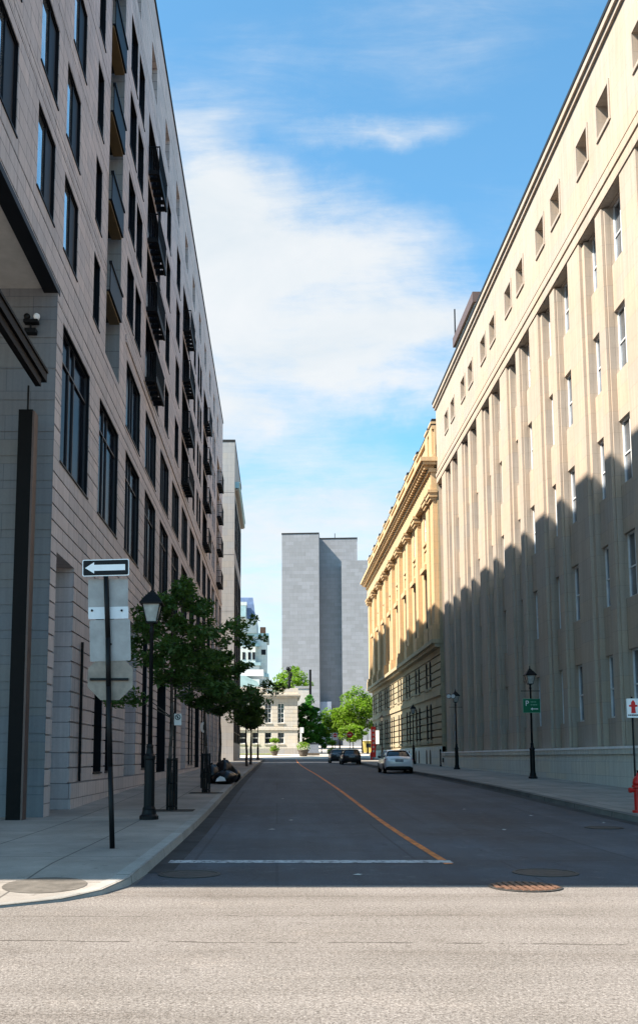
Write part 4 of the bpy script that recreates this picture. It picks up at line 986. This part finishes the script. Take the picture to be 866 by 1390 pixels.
bag(-2.15, 38.6, zb, .85, 1, 'front black rubbish bag lying nearest the kerb', (1.25,1,.62)); bag(-2.75, 39.3, zb, .9, 2, 'left black rubbish bag leaning by the tree', (1,1,.85)); bag(-2.25, 39.7, zb, .95, 3, 'tallest black rubbish bag at the back of the pile', (1,1,1.0)); bag(-1.98, 40.6, zb, .8, 4, 'rear black rubbish bag overhanging the kerb', (1,1.2,.75))
m = MB(); m.v += [(-.2,-.02,0),(.22,0,.02),(.15,.02,.16),(-.02,.0,.22),(-.16,.02,.12)]; m.f.append((0,1,2,3,4)); m.v += [(-.05,-.04,.03),(.2,-.05,.06),(.08,-.03,.2)]; m.f.append((5,6,7))
tag(m.build('paper_scrap', M['white'], loc=(-2.3, 38.05, zb+.1)), 'torn white paper caught on the front rubbish bag', 'litter', 'litter on the street')

# ================================================================== cars
def car(loc, label, paint, lights, hatch=False, rz=0):
    t = thing('parked_car', label, 'car', loc, rz, 'cars parked along the right kerb')
    pm = NT('paint_'+str(len(bpy.data.materials))); f = pm.noise(2, 2); pm.done(paint, .28, .15); pm.b.inputs['Coat Weight'].default_value = .6; pm = pm.m
    def sec(y, hw, zb, zd, crown=.03):
        h = zd-zb
        return [(-hw*.86,y,zb),(-hw*.97,y,zb+h*.12),(-hw,y,zb+h*.42),(-hw*.985,y,zb+h*.72),(-hw*.93,y,zb+h*.93),(-hw*.80,y,zd),(0,y,zd+crown),(hw*.80,y,zd),(hw*.93,y,zb+h*.93),(hw*.985,y,zb+h*.72),(hw,y,zb+h*.42),(hw*.97,y,zb+h*.12),(hw*.86,y,zb)]
    dk = 1.0 if not hatch else .98
    m = MB(); m.loft([sec(0,.76,.42,.86),sec(.05,.83,.32,.97),sec(.22,.885,.24,dk+.04),sec(.7,.905,.22,dk+.05),sec(1.5,.91,.22,.99),sec(2.9,.91,.22,.97),sec(3.4,.90,.22,.96),sec(4.1,.86,.24,.84),sec(4.42,.78,.30,.74),sec(4.52,.66,.38,.64)]); m.build('body', pm, t, smooth=True)
    def cs(y, hb, zb, ht, zt): return [(-hb,y,zb),(-(hb+ht)/2-.03,y,(zb+zt)/2),(-ht,y,zt-.05),(-ht*.8,y,zt),(ht*.8,y,zt),(ht,y,zt-.05),((hb+ht)/2+.03,y,(zb+zt)/2),(hb,y,zb)]
    r0 = .12 if hatch else .5; r1 = .5 if hatch else .98
    m = MB(); m.loft([cs(r0,.74,dk-.02,.70,dk+.06),cs((r0+r1)/2,.77,dk-.02,.64,1.25),cs(r1,.78,.95,.60,1.40),cs(1.7,.80,.95,.60,1.45),cs(2.3,.80,.95,.60,1.43),cs(2.75,.79,.95,.62,1.28),cs(3.3,.76,.93,.70,.99)]); m.build('glazing', M['glass'], t, smooth=True)
    def rs_(y, w, z): return [(-w,y,z-.05),(-w*.84,y,z+.012),(0,y,z+.03),(w*.84,y,z+.012),(w,y,z-.05)]
    m = MB(); m.loft([rs_(r1-.06,.615,1.385),rs_(r1+.2,.62,1.43),rs_(1.7,.62,1.462),rs_(2.3,.62,1.443),rs_(2.52,.62,1.385)], False)
    for s in (-1, 1):
        for pts in ([(.80*s,r0+.02,dk),(.70*s,(r0+r1)/2,1.24),(.615*s,r1,1.385)], [(.81*s,1.85,.97),(.615*s,1.8,1.43)], [(.80*s,3.25,.97),(.70*s,2.85,1.24),(.62*s,2.5,1.39)]):
            for a, b in zip(pts, pts[1:]): m.tube(a, b, .045, n=6)
        m.tube((.625*s,r1,1.38),(.625*s,2.5,1.38),.035,n=6)
    m.build('roof', pm, t, smooth=True)
    for s in (-1, 1):
        nm = MB(); 
        nm.loft([[(s*.50,-.0,.74),(s*.80,.06,.72),(s*.80,.06,.90),(s*.50,.0,.88)],[(s*.50,.06,.74),(s*.90,.24,.74),(s*.88,.26,.90),(s*.50,.06,.88)]]); nm.build('tail_light', M['signred'], t)
        nm = MB(); nm.box(s*.62-.16, s*.62+.16, 4.40, 4.53, .56, .68); nm.build('headlight', M['lantern'], t)
        nm = MB(); nm.loft([[(s*.84,2.75,.96),(s*.84,2.9,.96),(s*.84,2.9,1.04),(s*.84,2.75,1.04)],[(s*1.02,2.74,.97),(s*1.02,2.86,.97),(s*1.02,2.86,1.10),(s*1.02,2.74,1.10)]]); nm.build('side_mirror', M['iron'], t)
        for y in (.85, 3.62):
            w = MB(); w.lathe([(.16,-.1),(.30,-.1),(.325,-.06),(.325,.06),(.30,.1),(.16,.1)], n=22); w.v = [(v[2]+s*.82, v[0]+y, v[1]+.325) for v in w.v]; wo = w.build('wheel', M['iron'], t)
            q = MB(); q.lathe([(.21,-.05),(.21,.104),(.04,.09)], n=14); q.v = [(s*v[2]+s*.82, v[0]+y, v[1]+.325) for v in q.v]; q.build('rim', M['signback'], wo)
    m = MB(); m.box(-.26,.26,-.022,.02,.70,.86); m.build('licence_plate', M['poster'], t)
    m = MB(); m.box(-.5,.5,-.03,.05,.89,.925); m.build('trim_bar', M['signback2'], t)
    m = MB(); m.loft([sec(-.012,.74,.30,.44,0),sec(.12,.86,.22,.42,0)]); m.build('bumper_skirt', M['iron'], t)
    return t
car((7.55, 57.3, gzs(58)+.01), 'silver sedan parked at the right kerb, seen from behind', (.68,.69,.71), 0)
car((7.05, 87.5, gzs(89)+.01), 'black hatchback parked ahead of the silver sedan', (.012,.012,.014), 0, True)
car((6.45, 96.5, gzs(98)+.01), 'dark sedan farthest ahead, half hidden by the black hatchback', (.02,.022,.026), 0)

# ================================================================== sky, sun, camera
EL = radians(47); AZ = radians(20)                      # sun behind the left shoulder
sun = bpy.data.lights.new('sun', 'SUN'); sun.energy = 5.0; sun.angle = radians(.5); sun.color = (1,.89,.75)
so = bpy.data.objects.new('sun', sun); COL.objects.link(so)
so.rotation_euler = Vector((cos(AZ)*cos(EL), sin(AZ)*cos(EL), -sin(EL))).to_track_quat('-Z', 'Y').to_euler()
W = bpy.data.worlds.new('World'); SC.world = W; W.use_nodes = True; t = W.node_tree; t.nodes.clear()
def N(typ, **kw):
    x = t.nodes.new(typ)
    for k, v in kw.items(): setattr(x, k, v)
    return x
def Mt(op, a, b=None, c=None, clamp=False):
    x = N('ShaderNodeMath', operation=op); x.use_clamp = clamp
    for i, q in enumerate((a, b, c)):
        if q is None: continue
        if isinstance(q, (int, float)): x.inputs[i].default_value = q
        else: t.links.new(q, x.inputs[i])
    return x.outputs[0]
sky = N('ShaderNodeTexSky', sky_type='NISHITA'); sky.sun_disc = False; sky.sun_elevation = EL; sky.sun_rotation = radians(250)
sky.air_density = 1.0; sky.dust_density = .6; sky.ozone_density = 2.0
tc = N('ShaderNodeTexCoord'); sp_ = N('ShaderNodeSeparateXYZ'); t.links.new(tc.outputs['Generated'], sp_.inputs[0])
yy = Mt('MAXIMUM', sp_.outputs[1], .15); U = Mt('DIVIDE', sp_.outputs[0], yy); V = Mt('DIVIDE', sp_.outputs[2], yy)
def noise(scale, detail, rough, sx, sy, ang, ox=0):
    mp = N('ShaderNodeMapping'); mp.inputs['Scale'].default_value = (sx, sy, 1); mp.inputs['Rotation'].default_value = (0,0,ang); mp.inputs['Location'].default_value = (ox, ox*.7, ox)
    cb_ = N('ShaderNodeCombineXYZ'); t.links.new(U, cb_.inputs[0]); t.links.new(V, cb_.inputs[1]); t.links.new(sp_.outputs[1], cb_.inputs[2])
    t.links.new(cb_.outputs[0], mp.inputs['Vector']); n = N('ShaderNodeTexNoise'); n.inputs['Scale'].default_value = scale; n.inputs['Detail'].default_value = detail; n.inputs['Roughness'].default_value = rough; n.inputs['Distortion'].default_value = .35
    t.links.new(mp.outputs[0], n.inputs['Vector']); return n.outputs['Fac']
def warp(scale, seed):
    cb_ = N('ShaderNodeCombineXYZ'); t.links.new(U, cb_.inputs[0]); t.links.new(V, cb_.inputs[1]); cb_.inputs[2].default_value = seed
    n = N('ShaderNodeTexNoise'); n.inputs['Scale'].default_value = scale; n.inputs['Detail'].default_value = 7; n.inputs['Roughness'].default_value = .6
    t.links.new(cb_.outputs[0], n.inputs['Vector']); q = N('ShaderNodeSeparateColor'); t.links.new(n.outputs['Color'], q.inputs[0]); return q.outputs
w1 = warp(5, .3)
U2 = Mt('ADD', U, Mt('MULTIPLY', Mt('SUBTRACT', w1[0], .5), .20)); V2 = Mt('ADD', V, Mt('MULTIPLY', Mt('SUBTRACT', w1[1], .5), .13))
def blob(u, v, ru, rv, ang=0):
    du = Mt('SUBTRACT', U2, u); dv = Mt('SUBTRACT', V2, v); c, s = cos(ang), sin(ang)
    a = Mt('DIVIDE', Mt('ADD', Mt('MULTIPLY', du, c), Mt('MULTIPLY', dv, s)), ru); b = Mt('DIVIDE', Mt('SUBTRACT', Mt('MULTIPLY', dv, c), Mt('MULTIPLY', du, s)), rv)
    return Mt('SUBTRACT', 1, Mt('SQRT', Mt('ADD', Mt('MULTIPLY', a, a), Mt('MULTIPLY', b, b))), clamp=True)
n1 = noise(5, 8, .6, 1, 1.6, -.5); n2 = noise(7, 10, .68, .45, 2.2, -.55, 3.1)
def total(parts):
    x = None
    for k, b in parts: y = Mt('MULTIPLY', b, k); x = y if x is None else Mt('ADD', x, y)
    return x
lowc = Mt('MULTIPLY', Mt('SUBTRACT', .53, V), 3.4, clamp=True)
dens = total([(1.75, blob(.02,.57,.22,.14,-.25)), (1.0, blob(-.085,.52,.12,.28)), (.95, blob(.12,.452,.26,.085,.3)), (.55, blob(-.06,.74,.16,.16)), (.9, blob(.135,.738,.13,.034,.12)),
              (.42, blob(.2,.86,.32,.10,.3)), (1.0, lowc), (-.5, blob(.13,.375,.15,.045)), (-.3, blob(.01,.41,.1,.04)), (.25, blob(.33,.62,.3,.12,.3))])
nn = Mt('ADD', Mt('MULTIPLY', Mt('SUBTRACT', n1, .5), .9), Mt('MULTIPLY', Mt('SUBTRACT', n2, .5), 1.7))
dens = Mt('ADD', dens, Mt('MULTIPLY', nn, Mt('ADD', .32, Mt('MINIMUM', dens, .8))))
rmp = N('ShaderNodeMapRange', interpolation_type='SMOOTHSTEP'); rmp.inputs['From Min'].default_value = .02; rmp.inputs['From Max'].default_value = 1.38; rmp.inputs['To Max'].default_value = .97
t.links.new(dens, rmp.inputs['Value'])
cc = N('ShaderNodeMix', data_type='RGBA'); cc.inputs[6].default_value = (2.35, 2.55, 2.7, 1); cc.inputs[7].default_value = (2.8, 2.85, 2.9, 1)
t.links.new(Mt('MULTIPLY', Mt('SUBTRACT', n1, .35), 2.6, clamp=True), cc.inputs[0])
hz = N('ShaderNodeMix', data_type='RGBA'); t.links.new(cc.outputs[2], hz.inputs[7])
t.links.new(rmp.outputs[0], hz.inputs[0])
tint = N('ShaderNodeMix', data_type='RGBA', blend_type='MULTIPLY'); tint.inputs[0].default_value = 1; tint.inputs[7].default_value = (.56, .90, .90, 1)
t.links.new(sky.outputs[0], tint.inputs[6]); t.links.new(tint.outputs[2], hz.inputs[6])
bg = N('ShaderNodeBackground'); bg.inputs['Strength'].default_value = .12; t.links.new(hz.outputs[2], bg.inputs['Color'])
ou = N('ShaderNodeOutputWorld'); t.links.new(bg.outputs[0], ou.inputs['Surface'])

PITCH = 6.5; F = 1250.
cd = bpy.data.cameras.new('camera'); co = bpy.data.objects.new('camera', cd); COL.objects.link(co)
co.location = (0, 0, 1.6); co.rotation_euler = (radians(90+PITCH), 0, 0)
cd.sensor_fit = 'VERTICAL'; cd.sensor_height = 36; cd.lens = F/1390*36
cd.shift_x = (433-376)/1390; cd.shift_y = ((1028-F*tan(radians(PITCH)))-695)/1390*1.0
cd.clip_start = .1; cd.clip_end = 3000; SC.camera = co
SC.view_settings.view_transform = 'Standard'; SC.view_settings.look = 'None'; SC.view_settings.exposure = 1.5; SC.view_settings.gamma = 1
SC.view_settings.use_curve_mapping = False
SC.render.engine = 'CYCLES'; SC.cycles.use_denoising = True; SC.cycles.max_bounces = 7; SC.cycles.diffuse_bounces = 5; SC.cycles.sample_clamp_indirect = 6
